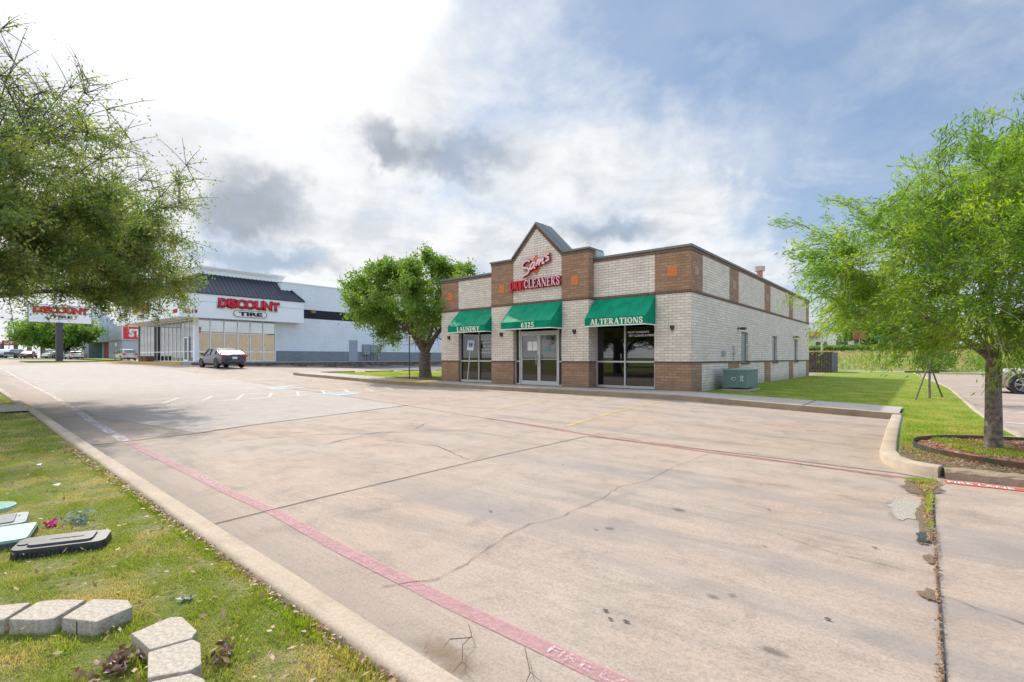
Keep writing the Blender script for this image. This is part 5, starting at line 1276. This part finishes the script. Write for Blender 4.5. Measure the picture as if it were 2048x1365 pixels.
LF1 = leafmat('oak_leaf', (.065, .13, .03), (.17, .24, .07), (.25, .27, .10), .42, 1.6)
LF2 = leafmat('pear_leaf', (.06, .13, .02), (.18, .28, .045), (.20, .30, .06), .35, .9)
LF3 = leafmat('locust_leaflet', (.06, .15, .015), (.17, .29, .035), (.27, .37, .05), .42, 1.3)
LF4 = leafmat('far_leaf', (.06, .13, .02), (.12, .22, .03), (.17, .27, .05), .4, .35)
# left foreground tree (trunk stands outside the frame on the near lawn)
lb = Vector((-18.4, -.1, gz(-18.4, -.1)+.1))
make_tree('shade_tree', lb, 2.6, .30, None, ell(-.1, 0, 4.6, 6.3, 6.0, 5.1, 2.75, .08), 11, 21, 22, 74, (.085, .036), LF1, BARK, 11,
          'large spreading tree overhanging from the left, sparse twiggy top over dense lower leaves', twig_len=.95, spread=.10, droop=.10,
          leaf_keep=lambda p: max(.12, min(1.6, 1.5-(p.z-3.9)*.50)), twig_r=.007, limb_r=.55, center=(0, 0, 3.5), limb_curve=.18)
# middle tree
mbz = gz(-22.6, 19.3)+.12
make_tree('shade_tree', (-22.6, 19.3, mbz), 1.45, .36, None, ell(-.1, .2, 4.45, 4.7, 4.5, 2.85, 1.9, .07), 9, 15, 9, 78, (.15, .09), LF2, BARKG, 23,
          'round leafy tree with several limbs beside the left end of the brick shop', twig_len=.75, spread=.15, leaf_keep=lambda p: 0. if (p.z < 3.1 and math.hypot(p.x+22.3, p.y-19.3) < 1.9) else (.55 if p.z < 3.4 else 1.), limb_r=.48, twig_r=.01, flare=1.35, center=(-.3, .2, 2.6))
# right tree
rbz = gz(.7, 10)+.12
make_tree('feathery_tree', (.72, 10.0, rbz), 1.35, .10, [(-.8, -.3, 3.1), (-1.3, .7, 2.2), (-.2, .7, 3.6), (.9, -.3, 3.6), (1.4, .9, 2.9), (-.4, -1.0, 2.1), (.2, 1.5, 3.2), (-1.6, -.2, 2.4), (.5, .2, 3.9)],
          ell(.25, .2, 2.7, 2.5, 2.6, 1.75, 1.55, .17), 9, 14, 13, 96, (.085, .017), LF3, BARKG, 31,
          'feathery bright green tree in the mulched bed at right', twig_len=.75, spread=.06, droop=.30, twig_r=.004, flare=1.4, align=.5, limb_curve=.1, limb_r=.4, center=(0, 0, 2.0))
# trees across the street behind the viewpoint: they show in the shop glass
MIDT = [o_ for o_ in col.objects if o_.name.startswith('shade_tree.001') and o_.type == 'EMPTY'][0]
for i, (s, t, k) in enumerate(((-30, -24, 1.15), (-19, -27, 1.3), (-8, -25, 1.2), (3, -27, 1.35), (15, -24, 1.2))):
    o = copy_tree(MIDT); o.location = (s, t, gz(s, t)); o.rotation_euler = (0, 0, i*1.3); o.scale = (k, k, k)
    tag(o, label='leafy tree across the street behind the viewpoint', cat='tree', group='trees across the street')
# far trees
for (s, t, h, r, sd_, lab) in ((-122.8, 17.6, 7.4, 6.6, 5, 'broad dark green tree behind the dark sign pole'),):
    make_tree('shade_tree', (s, t, gz(s, t)), 1.8, .35, None, ell(0, 0, h*.60, r, r, h*.38, 1.6), 8, 9, 7, 34, (.42, .28), LF4, BARK, sd_, lab, twig_len=1.4, spread=.45, twig_r=.03)
HT = [(-10.4, 134, 8, 5.5, 'round bright green tree on the hill behind the neighbouring lot'), (-30, 150, 7, 5, 'low dark tree at the left end of the hilltop row'), (2, 128, 7.5, 5.5, 'hilltop tree just right of the round bright one'),
      (14, 120, 8, 6, 'hilltop tree in the middle of the row'), (27, 112, 8, 6, 'hilltop tree near the right end of the row'), (40, 104, 9, 6.5, 'rightmost green hilltop tree by the frame edge')]
for i, (s, t, h, r, lab) in enumerate(HT):
    make_tree('hilltop_tree', (s, t, gz(s, t)-.1), 1.6, .3, None, ell(0, 0, h*.58, r, r, h*.42, 1.2), 6, 7, 6, 26, (.5, .34), LF4, BARK, 60+i, lab, group='trees on the hilltop', twig_len=1.3, spread=.5, twig_r=.03)
# staked young tree
yz = gz(0, 21.5)+.1
make_tree('young_tree', (.0, 21.8, yz), 1.1, .035, None, ell(0, 0, 1.9, .75, .75, .8), 4, 6, 5, 34, (.07, .03), LF3, BARKG, 81, 'small staked young tree on the right lawn', twig_len=.4, spread=.1, twig_r=.004)
m = MB(); m.tube([(-.35, 20.9, yz-.02), (-.05, 21.6, yz+1.05)], .025, 5); m.tube([(.35, 22.6, yz-.02), (.05, 21.95, yz+1.0)], .025, 5)
m.box(-.65, .25, 21.68, 21.72, yz+.86, yz+.92); tag(m.build('tree_stake', mat('stake_wood', (.10, .08, .05), .8)), label='pair of leaning stakes with crossbar holding the young tree', cat='stake')
# bushes along hill foot
def bush(name, s, t, r, h, lab, seed, lm=LF2, n=2600, leaf=(.09, .05), group=None):
    rg = np.random.default_rng(seed); u = rg.normal(0, 1, (n, 3)); u /= np.linalg.norm(u, axis=1)[:, None]
    k = rg.uniform(.4, 1, (n, 1))**.5*(1+.25*np.sin(u[:, :1]*6)*np.cos(u[:, 1:2]*5)); P = u*k*np.array([r, r, h/2])+np.array([0, 0, h*.5])
    a = rg.normal(0, 1, (n, 3)); a /= np.linalg.norm(a, axis=1)[:, None]; b2 = np.cross(a, rg.normal(0, 1, (n, 3))); b2 /= np.linalg.norm(b2, axis=1)[:, None]
    V = np.stack([P-a*leaf[0]/2, P+b2*leaf[1]/2, P+a*leaf[0]/2, P-b2*leaf[1]/2], 1)
    root = empty(name, (s, t, gz(s, t)), 0, label=lab, cat='bush', group=group)
    np_mesh('foliage', V, 4, lm, root)
    m = MB()
    for i in range(7):
        v = Vector((rg.normal(), rg.normal(), 1.2)).normalized(); m.tube([(0, 0, 0), tuple(v*h*.6)], [.02, .008], 4)
    m.build('stem', BARK, root)
for i, (s, t, r, h, lab) in enumerate(((.4, 57, 1.5, 1.9, 'leafy bush at the hill foot right of the pale path'), (4, 55, 1.8, 2.2, 'bush at the hill foot behind the feathery tree'), (9, 58, 2.2, 2.6, 'bush at the hill foot nearest the right edge'))):
    bush('hillside_bush', s, t, r, h, lab, 200+i, LF4, 2600, (.16, .09), 'bushes at the foot of the hill')
bush('roadside_bush', -236, 12, 3.0, 3.2, 'round low bush at the far left edge', 300, LF4, 1500, (.5, .35))

# ================================================================== BACKGROUND ON THE HILL
FE = empty('bin_enclosure', (-6.5, 50, .1), label='weathered dark wooden fence enclosure behind the brick shop', cat='fence')
FW = mat('dark_weathered_wood', (.085, .065, .055), .9, noise=.5, nscale=5); FG = mat('grey_gate_paint', (.12, .125, .15), .7)
m = MB()
for i in range(16): 
    x = -8.9+i*.18; m.box(x, x+.17, 47.5, 47.53, .1, 1.74+random.uniform(-.03, .03))
fix(m.build('boards', FW), FE)
m = MB(); m.box(-9.0, -6.02, 47.53, 47.60, .4, .5); m.box(-9.0, -6.02, 47.53, 47.60, 1.4, 1.5); m.box(-9.0, -6.0, 47.46, 47.54, 1.74, 1.79); fix(m.build('rail', FW), FE)
m = MB()
for i in range(14): m.box(-6.0, -5.97, 47.6+i*.2, 47.6+i*.2+.17, .1, 1.76)
m.box(-6.04, -5.95, 47.45, 47.55, .05, 1.82); fix(m.build('gate', FG), FE)
m = MB(); m.box(-8.75, -8.35, 47.47, 47.495, .85, 1.25); q = m.build('notice', WHITE); fix(q, FE)
SBG = empty('white_shop_building', (-23, 160, 3), label='white commercial building on the hilltop behind the fence', cat='building')
WSM = mat('bright_stucco', (.72, .70, .68), .7)
m = MB(); m.box(-34, -14, 155, 170, 2.9, 9.0); m.box(-31, -20, 154.6, 165, 9.0, 11.0); m.box(-46, -34, 158, 170, 2.9, 7.5); fix(m.build('wall', WSM), SBG)
m = MB(); m.box(-34.3, -13.7, 154.7, 155, 8.6, 9.1); m.box(-31.2, -19.8, 154.3, 154.6, 10.7, 11.2); fix(m.build('cornice', TW), SBG)
for i in range(4):
    m = MB(); m.box(-32.5+i*4.6, -30+i*4.6, 154.8, 155.0, 3.6, 5.6); fix(m.build('window', mat('dark_pane', (.04, .05, .06), .2) if i == 0 else bpy.data.materials['dark_pane']), SBG)
m = MB(); m.box(-25.5, -22, 154.3, 154.5, 7.0, 8.2); fix(m.build('shop_sign', mat('amber_sign', (.55, .25, .08), .6)), SBG)
RB = empty('low_building', (-2, 150, 3), label='low brown-roofed building among the hilltop trees', cat='building')
m = MB(); m.box(-14, -2, 146, 156, 2.9, 6.0); fix(m.build('wall', mat('tan_wall', (.36, .25, .18), .8)), RB)
m = MB(); m.prism([(-14.6, 6.0), (-1.4, 6.0), (-3.5, 8.0), (-12.5, 8.0)], 'y', 145.5, 156.5); fix(m.build('roof', mat('brown_roof', (.14, .08, .06), .8)), RB)
for i in range(3):
    m = MB(); m.box(-12.5+i*3.6, -10.8+i*3.6, 145.85, 146.0, 3.6, 5.2); fix(m.build('window', bpy.data.materials['dark_pane']), RB)
sheet('street', [(-60, 86), (80, 86), (80, 92), (-60, 92)], .03, ASPH, kind='structure', label='road along the top of the hill')
hd = MB(); hd.box(-45, 25, 100, 101.2, 2.2, 3.2)
rg = np.random.default_rng(3); n = 9000
P = np.stack([rg.uniform(-45, 25, n), rg.uniform(99.7, 101.4, n), 2.2+rg.uniform(0, 1.25, n)], 1)
a = rg.normal(0, 1, (n, 3)); a /= np.linalg.norm(a, axis=1)[:, None]; b2 = np.cross(a, rg.normal(0, 1, (n, 3))); b2 /= np.linalg.norm(b2, axis=1)[:, None]
HG = empty('hedge', (0, 0, 0), label='long clipped dark hedge along the hilltop road', cat='hedge')
np_mesh('foliage', np.stack([P-a*.2, P+b2*.14, P+a*.2, P-b2*.14], 1), 4, LF4, HG)
m = MB(); m.box(-45, 25, 100.2, 100.9, 2.1, 3.0); m.build('stem', BARK, HG)
o = empty('utility_pole', (-13.2, 93.2, 2.2), label='pale utility pole in front of the white hilltop building', cat='utility pole')
m = MB(); m.tube([(0, 0, 0), (0, 0, 4.6)], .14, 8); m.build('pole', mat('pale_pole', (.40, .40, .38), .7), o); m = MB(); m.box(-1.1, 1.1, -.05, .05, 4.3, 4.42); m.build('crossarm', bpy.data.materials['pale_pole'], o)
def roadsign(s, t, c, lab, h=2.6, w_=1.6, hh=1.0):
    o = empty('road_sign', (s, t, gz(s, t)), .6, label=lab, cat='sign'); p = MB(); p.tube([(0, 0, 0), (0, 0, h)], .06, 6); p.build('post', GALV, o)
    p = MB(); p.box(-w_/2, w_/2, -.05, .05, h-hh*.2, h+hh*.8); p.build('panel', c, o)
roadsign(-10.2, 115, mat('dull_red', (.32, .06, .04), .6), 'dull red sign panel on the hilltop', 2.6, 2.2, 1.8)
roadsign(-7.0, 112, mat('dull_green', (.03, .16, .10), .6), 'green sign panel beside the red one on the hilltop', 2.2, 1.6, 1.2)
sheet('path', [(-5.5, 52), (30, 52), (30, 53.2), (-5.5, 53.2)], .11, SIDEW, kind='structure', label='pale concrete path at the foot of the hill')

# ================================================================== TREE BED
bed = [(1.15+1.35*math.cos(a)*1.0, 10.15+1.85*math.sin(a)) for a in [2*math.pi*k/40 for k in range(40)]]
def bedpt(a):   # long oval lying along the kerb
    u, v = 1.62*math.cos(a), 1.25*math.sin(a)
    return (1.22+u*.74+v*.25, 10.0-u*.80+v*.55+.0)
bed = [(1.35+1.55*math.cos(2*math.pi*k/48), 9.82+1.56*math.sin(2*math.pi*k/48)) for k in range(48)]
EDG = mat('green_steel_edging', (.012, .06, .045), .5, col2=(.14, .055, .03), nscale=2.5)
m = MB(); P = bed+[bed[0]]
for a, b_ in zip(P, P[1:]):
    za, zb = gz(*a)+.08, gz(*b_)+.08
    m.quad((a[0], a[1], za), (b_[0], b_[1], zb), (b_[0], b_[1], zb+.105), (a[0], a[1], za+.105))
    ia = (1.35+(a[0]-1.35)*.994, 9.82+(a[1]-9.82)*.994); ib = (1.35+(b_[0]-1.35)*.994, 9.82+(b_[1]-9.82)*.994)
    m.quad((ia[0], ia[1], za), (ib[0], ib[1], zb), (ib[0], ib[1], zb+.105), (ia[0], ia[1], za+.105)); m.quad((a[0], a[1], za+.105), (b_[0], b_[1], zb+.105), (ib[0], ib[1], zb+.105), (ia[0], ia[1], za+.105))
tag(m.build('landscape_edging', EDG), label='rusty dark green steel edging strip round the tree bed', cat='edging')
MUL = mat('red_mulch', (.26, .07, .035), .95, col2=(.36, .22, .16), nscale=55, bump=1., bscale=60)
sheet('mulch', [(1.35+(x-1.35)*.985, 9.82+(y-9.82)*.985) for x, y in bed], .125, MUL, kind='structure', label='red wood mulch filling the tree bed')
def scatter_chips(name, pts, size, material, zoff, label=None, flat=.35, kind='stuff'):
    n = len(pts); rg = np.random.default_rng(n); z = gzv(pts[:, 0], pts[:, 1])+zoff
    P = np.column_stack([pts, z+rg.uniform(0, .012, n)]); a = rg.normal(0, 1, (n, 3))*np.array([1, 1, flat]); a /= np.linalg.norm(a, axis=1)[:, None]
    b2 = np.cross(a, rg.normal(0, .35, (n, 3))+np.array([0, 0, 1])); b2 /= np.linalg.norm(b2, axis=1)[:, None]; s = rg.uniform(.4, 1.3, (n, 1))
    V = np.stack([P-a*size[0]*s/2, P+b2*size[1]*s/2, P+a*size[0]*s/2, P-b2*size[1]*s/2], 1)
    o = np_mesh(name, V, 4, material); tag(o, label=label, kind=kind); return o
def inpoly(x, y, poly):
    c_ = np.zeros(len(x), bool); j = len(poly)-1
    for i in range(len(poly)):
        xi, yi = poly[i]; xj, yj = poly[j]
        c_ ^= ((yi > y) != (yj > y)) & (x < (xj-xi)*(y-yi)/(yj-yi+1e-12)+xi); j = i
    return c_
def rand_in(poly, n, dens=None):
    xs = [p[0] for p in poly]; ys_ = [p[1] for p in poly]; out = []
    tot = 0
    while tot < n:
        x = RNG.uniform(min(xs), max(xs), n*2); y = RNG.uniform(min(ys_), max(ys_), n*2); k = inpoly(x, y, poly)
        if dens is not None: k &= RNG.random(len(x)) < dens(x, y)
        out.append(np.column_stack([x[k], y[k]])); tot += k.sum()
    return np.concatenate(out)[:n]
CHIP = leafmat('mulch_chip', (.30, .07, .03), (.42, .22, .15), (.50, .36, .28), .0, 6.)
scatter_chips('mulch', rand_in([(1.35+(x-1.35)*.96, 9.82+(y-9.82)*.96) for x, y in bed], 9000), (.06, .014), CHIP, .135, 'loose red and tan wood chips in the tree bed')
DL = leafmat('dead_leaf', (.20, .12, .07), (.40, .28, .17), (.30, .17, .09), .1, 5.)
scatter_chips('leaf_litter', np.concatenate([rand_in([(-.33, 9.5), (-.32, 8.75), (-.2, 8.3), (.0, 8.05), (.2, 7.99), (3, 8.03), (3, 8.6), (1.2, 8.3), (.5, 8.5), (.0, 9.0)], 3500)]), (.035, .014), DL, .118, 'small dead leaves on the bare soil by the broken kerb')
scatter_chips('leaf_litter', np.concatenate([rand_in([(-.22, 7.4), (.12, 7.35), (.025, 6.9), (.02, 4.8), (-.01, 4.8), (-.06, 6.2), (-.08, 6.8)], 2000), np.column_stack([RNG.normal(.035, .006, 500), RNG.uniform(1.5, 5.2, 500)])]), (.028, .010), DL, .014, 'dead leaves and grit lying along the slab joint')
# ================================================================== GRASS
def blades(name, pts, h, wd, material, zoff, label, bend=.5, seed=1):
    n = len(pts); rg = np.random.default_rng(seed); z = gzv(pts[:, 0], pts[:, 1])+zoff
    P = np.column_stack([pts, z]); th = rg.uniform(0, 2*np.pi, n); s = rg.uniform(.45, 1.25, n)[:, None]
    d = np.column_stack([np.cos(th), np.sin(th), np.zeros(n)]); s = s*(.75+.45*(np.sin(pts[:, :1]*9+np.sin(pts[:, 1:2]*7)*2)*np.sin(pts[:, 1:2]*11+np.sin(pts[:, :1]*5)*2))); ln = rg.normal(0, bend, (n, 1)); sd_ = np.column_stack([-np.sin(th), np.cos(th), np.zeros(n)])
    up = np.array([0, 0, 1.])
    tip = P+up*h*s*np.clip(1-abs(ln)*.5, .25, 1)+sd_*h*s*ln; mid = P+(tip-P)*.55+up*h*s*.12
    V = np.stack([P-d*wd/2, P+d*wd/2, mid+d*wd*.4, tip, mid-d*wd*.4], 1)
    o = np_mesh(name, V, 5, material); return tag(o, label=label, kind='stuff')
near_poly = [(-.9, 1.10), (-1.3, 1.14), (-3.8, 1.235), (-8, 1.385), (-9, 1.42), (-9, .3), (-6, -.1), (-3.2, -.1), (-1.6, .2)]
def dn(x, y): return np.clip(1.6/np.maximum(x*x+y*y, .6)**.62, 0, 1)
blades('grass', rand_in(near_poly, 170000, dn), .027, .0034, BLADE, .094, 'short patchy green and straw-coloured grass of the near lawn', .55, 2)
far_poly = [(-8.5, 1.40), (-15, 1.67), (-22, 1.95), (-32, 2.3), (-32, .5), (-14, -1), (-8.5, .0)]
blades('grass', rand_in(far_poly, 40000, lambda x, y: np.clip(60/(x*x+y*y), 0, 1)), .045, .010, BLADE, .094, 'grass of the near lawn further along the kerb', .5, 3)
fr_poly = [(-.85, 1.12), (-1.3, 1.15), (-5, 1.29), (-8, 1.41), (-8, 1.35), (-5, 1.22), (-1.3, 1.08)]
blades('grass', rand_in(fr_poly, 16000), .042, .0036, BLADER, .094, 'greener grass fringe along the near kerb', .5, 4)
rl = [(-6.2, 17.2), (-.58, 17.2), (-.36, 13), (-.3, 9), (-.1, 8.3), (.3, 8.6), (2.8, 11.1), (1.1, 12.2), (.95, 15), (.85, 18), (.6, 28), (-.5, 40), (-6.2, 40)]
blades('grass', rand_in(rl, 110000, lambda x, y: np.clip(90/(x*x+y*y), .02, 1)), .05, .011, BLADER, .09, 'bright mown grass of the lawn right of the brick shop', .5, 5)
blades('grass', rand_in([(-19, 18.2), (-24, 18.6), (-30, 17.7), (-31, 24), (-19, 24)], 22000), .06, .022, BLADER, .11, 'grass of the small lawn left of the shop', .5, 6)
blades('grass', rand_in([(.35, 9.3), (.75, 9.0), (1.2, 9.3), (.9, 10.6), (.3, 10.8), (-.1, 10.6)], 5000), .05, .009, BLADER, .13, 'green weeds growing in the tree bed', .6, 7)
def clumps(cs): return np.concatenate([np.column_stack([RNG.normal(x, sx, n), RNG.normal(y, sy, n)]) for x, y, sx, sy, n in cs])
blades('grass', clumps([(-.03, 7.33, .05, .05, 500), (-.10, 7.22, .05, .04, 250), (-.02, 6.9, .025, .06, 120), (0, 6.35, .012, .12, 200), (-.01, 5.9, .012, .1, 160), (0, 5.3, .012, .06, 60), (-.28, 8.7, .03, .25, 500), (-.1, 8.4, .08, .06, 400), (.2, 8.12, .15, .03, 300), (.9, 8.12, .25, .03, 300)]), .045, .006, BLADER, .02, 'weeds sprouting from the broken slab joint', .7, 8)
blades('grass', clumps([(-2.93, .42, .012, .015, 60), (-2.25, .56, .1, .015, 260), (-2.85, .42, .12, .02, 260), (-3.02, .33, .05, .02, 120), (-2.45, .57, .05, .02, 160)]), .05, .004, BLADER, .09, 'longer grass tufts along the concrete blocks', .5, 12)
blades('grass', rand_in([(-40, 58), (60, 58), (60, 88), (-40, 88)], 30000), .35, .12, leafmat('wild_grass_blade', (.18, .25, .06), (.30, .33, .12), (.38, .27, .15), .3, .12), -.05, 'rough wild grass covering the hill slope', .6, 9)
# litter in the near lawn
scatter_chips('leaf_litter', rand_in(near_poly, 900, dn), (.032, .016), DL, .135, 'dead leaves scattered over the near lawn', .8)
scatter_chips('leaf_litter', np.column_stack([(xx := RNG.uniform(-9, -1.2, 1800)), 1.16-xx*.026+RNG.normal(-.03, .025, 1800)]), (.03, .012), DL, .122, 'dead leaves gathered along the back of the near kerb')
scatter_chips('twig_litter', np.column_stack([RNG.uniform(-9, -.9, 260), 1.35+RNG.exponential(.16, 260)]), (.05, .003), DL, .008, 'small twigs and debris in the gutter of the near kerb', .1)

# ================================================================== EDGING BLOCKS (near lawn)
def edging_block(pts, lab, gr=None):
    cx = sum(p[0] for p in pts)/len(pts); cy = sum(p[1] for p in pts)/len(pts)
    o = empty('edging_block', (cx, cy, gz(cx, cy)), 0, label=lab, cat='block', group='concrete edging blocks in the near lawn')
    m = MB(); m.prism([((x-cx)*.985, (y-cy)*.985) for x, y in pts], 'z', .05, .168)
    m.build('block_body', BLOCK, o, bevel=.006)
    if gr:
        m = MB(); gx, gy = gr[0]-cx, gr[1]-cy; m.box(gx-.002, gx+.002, gy-.004, gy+.012, .06, .160); m.build('split_groove', JD, o)
edging_block([(-2.92,.43),(-2.85,.47),(-2.76,.52),(-2.80,.66),(-2.9,.665),(-3.04,.56)], 'concrete block nearest the gap, right end of the left row', (-2.85, .473))
edging_block([(-3.08,.28),(-2.97,.36),(-2.935,.41),(-3.05,.54),(-3.16,.45),(-3.2,.39)], 'second concrete block of the left row, tuft of grass at its corner')
edging_block([(-3.2,.10),(-3.09,.27),(-3.21,.37),(-3.34,.2)], 'concrete block cut by the left edge of the frame')
edging_block([(-2.54,.59),(-2.34,.605),(-2.305,.74),(-2.35,.775),(-2.53,.775),(-2.57,.74)], 'topmost concrete block of the right-hand column, beside the dead leaf pile')
edging_block([(-2.33,.595),(-2.14,.545),(-2.07,.66),(-2.08,.70),(-2.24,.75),(-2.297,.74)], 'middle concrete block of the right-hand column')
edging_block([(-2.12,.525),(-1.92,.47),(-1.80,.60),(-1.86,.655),(-1.98,.675),(-2.055,.655)], 'lowest concrete block, cut by the bottom edge of the frame')

# ================================================================== UTILITY BOX LIDS
def lid_box(name, c, rz, L_, W_, h, mt, lab, cat='utility box', tilt=(0, 0), zoff=.085):
    o = empty(name, (c[0], c[1], gz(*c)+zoff), rz, label=lab, cat=cat); o.rotation_euler = (tilt[0], tilt[1], rz); return o
BPL = mat('black_plastic', (.035, .036, .04), .42, noise=.35, nscale=30); GRL = mat('mint_plastic', (.27, .47, .35), .5, noise=.15, nscale=25); GYL = mat('grey_plastic', (.24, .26, .26), .5, noise=.2, nscale=30); DGL = mat('dark_grey_lid', (.15, .15, .15), .6, noise=.3, nscale=60)
def rrect(a, b_, r, n=5):
    P = []
    for cx, cy, s in ((a-r, b_-r, 0), (-a+r, b_-r, 1), (-a+r, -b_+r, 2), (a-r, -b_+r, 3)):
        for i in range(n+1): t = math.pi/2*(s+i/n); P.append((cx+r*math.cos(t), cy+r*math.sin(t)))
    return P
def taper_box(mb, a, b_, r, z0, z1, grow):
    P0 = rrect(a+grow, b_+grow, r+grow*.5); P1 = rrect(a, b_, r); n = len(P0); i = len(mb.v)
    mb.v += [(x, y, z0) for x, y in P0]+[(x, y, z1) for x, y in P1]
    mb.f.append(tuple(range(i+n, i+2*n))); mb.m.append(0)
    for k in range(n): mb.f.append((i+k, i+(k+1) % n, i+n+(k+1) % n, i+n+k)); mb.m.append(0)
# black oblong box
o = lid_box('valve_box', (-4.2, .63), 1.18, .5, .16, .1, BPL, 'long black plastic valve box lying tilted in the near lawn', tilt=(.04, .02))
m = MB(); taper_box(m, .225, .11, .05, -.03, .075, .012); m.build('box_body', BPL, o, smooth=True, auto=40)
m = MB(); taper_box(m, .155, .078, .03, .075, .088, .004); q = m.build('lid', BPL, o, smooth=True, auto=40)
m = MB(); m.box(-.06, .10, -.014, .014, .0885, .091); k = m.build('slot', BLACK); k.parent = q
m = MB(); m.disc((-.185, 0, .078), 'z', .032, .006, 20); m.build('round_cap', BPL, o)
m = MB()
for i in range(18): x = -.19+i*.022; m.box(x, x+.006, -.124, -.114, .0, .055)
m.build('rib', BPL, o)
# green lid box
o = lid_box('meter_box', (-4.66, .33), 1.32, .3, .2, .1, GRL, 'mint green lid of a black meter box at the left edge')
m = MB(); taper_box(m, .215, .20, .03, -.03, .055, .015); m.build('box_body', BPL, o, smooth=True, auto=40)
m = MB(); taper_box(m, .21, .195, .028, .055, .072, .001); q = m.build('lid', GRL, o, smooth=True, auto=40)
m = MB(); m.prism([(.035*math.cos(t)*1.3, .02*math.sin(t)) for t in [i*math.pi/8 for i in range(16)]], 'z', .0722, .0745); k = m.build('finger_hole', DGL); k.parent = q
# grey lid box
o = lid_box('meter_box', (-5.15, .33), 1.40, .3, .2, .1, GYL, 'grey meter box with darker inset lid behind the mint green one')
m = MB(); taper_box(m, .24, .17, .04, -.03, .05, .012); m.build('box_body', GYL, o, smooth=True, auto=40)
m = MB(); taper_box(m, .175, .125, .02, .05, .058, .002); q = m.build('lid', DGL, o, smooth=True, auto=40)
o = lid_box('valve_cover', (-5.68, .42), 0, .2, .2, .02, GRL, 'round pale mint valve cover at the left edge of the lawn')
m = MB(); m.disc((0, 0, .03), 'z', .15, .035, 32, .145); m.build('lid', GRL, o, bevel=.004)
m = MB()
for i in range(9): x = -.12+i*.03; L_ = math.sqrt(max(.0, .14**2-x*x)); m.box(x-.004, x+.004, -L_, L_, .047, .050)
m.build('rib', mat('mint_ridge', (.28, .46, .36), .5), o)
# ornaments: pink flower, leafy weed, dead leaf clumps
def leaf_clump(name, c, n, size, r, h, mt, lab, cat, seed):
    rg = np.random.default_rng(seed); P = rg.normal(0, 1, (n, 3))*np.array([r*.5, r*.5, h*.3])+np.array([0, 0, h*.5]); P[:, 2] = np.abs(P[:, 2])
    a = rg.normal(0, 1, (n, 3)); a /= np.linalg.norm(a, axis=1)[:, None]; b2 = np.cross(a, rg.normal(0, 1, (n, 3))); b2 /= np.linalg.norm(b2, axis=1)[:, None]; c3 = np.cross(a, b2)
    s = rg.uniform(.6, 1.3, (n, 1))
    V = np.stack([P-a*size[0]*s/2, P+b2*size[1]*s/2+c3*size[1]*.2, P+a*size[0]*s/2+c3*size[1]*.3, P-b2*size[1]*s/2], 1)
    root = empty(name, (c[0], c[1], gz(*c)+.10), 0, label=lab, cat=cat); np_mesh('leaf', V, 4, mt, root)
    return root
leaf_clump('plastic_flower', (-4.82, .66), 40, (.03, .025), .04, .05, mat('bright_pink', (.75, .08, .25), .5), 'small bright pink artificial flower lying by the meter boxes', 'flower', 1)
SLV = leafmat('silvery_leaf', (.22, .30, .26), (.40, .46, .42), (.14, .20, .14), .1, 8.)
leaf_clump('weed', (-4.78, .80), 90, (.05, .016), .09, .07, SLV, 'silvery green weed in the lawn behind the black valve box', 'weed', 2)
BRL = leafmat('brown_curled_leaf', (.10, .045, .03), (.30, .17, .13), (.42, .30, .27), .05, 20.)
leaf_clump('dead_leaf_pile', (-2.42, .53), 130, (.034, .02), .08, .05, BRL, 'pile of curled brown dead leaves between the two rows of blocks', 'leaves', 3)
leaf_clump('dead_leaf', (-2.16, .80), 34, (.04, .018), .045, .07, BRL, 'dark curled dead leaf beside the right-hand blocks', 'leaves', 4)
leaf_clump('dead_leaf', (-2.83, .88), 10, (.05, .02), .03, .03, SLV, 'pale shrivelled leaf on the lawn behind the blocks', 'leaves', 5)
LTR = mat('litter_white', (.7, .7, .68), .7)
for i, (c_, lab) in enumerate((((-6.1, .86), 'scrap of white paper on the shaded lawn'), ((-7.4, .9), 'tiny white scrap further up the lawn'))):
    m = MB(); m.quad((-.03, -.02, 0), (.03, -.015, .01), (.035, .02, 0), (-.02, .025, .012)); m.quad((-.02, .02, .012), (.03, .02, .0), (.02, .035, .02)); o = m.build('paper_scrap', LTR); o.location = (c_[0], c_[1], gz(*c_)+.145); tag(o, label=lab, cat='litter')
# twig on the pavement near the kerb
m = MB(); z = .012
for p in ([(-1.70, 1.72), (-1.62, 1.66), (-1.60, 1.58), (-1.52, 1.50), (-1.42, 1.47)], [(-1.62, 1.66), (-1.68, 1.58), (-1.66, 1.52)], [(-1.52, 1.50), (-1.5, 1.42)], [(-1.38, 1.75), (-1.25, 1.62), (-1.2, 1.5)], [(-1.25, 1.62), (-1.15, 1.6)]):
    m.tube([(a, b_, z+random.uniform(0, .012)) for a, b_ in p], [.0022]*(len(p)-1)+[.0010], 4)
tag(m.build('twig', mat('twig_bark', (.12, .09, .07), .9)), label='thin bare forked twig lying on the concrete by the near kerb', cat='twig')
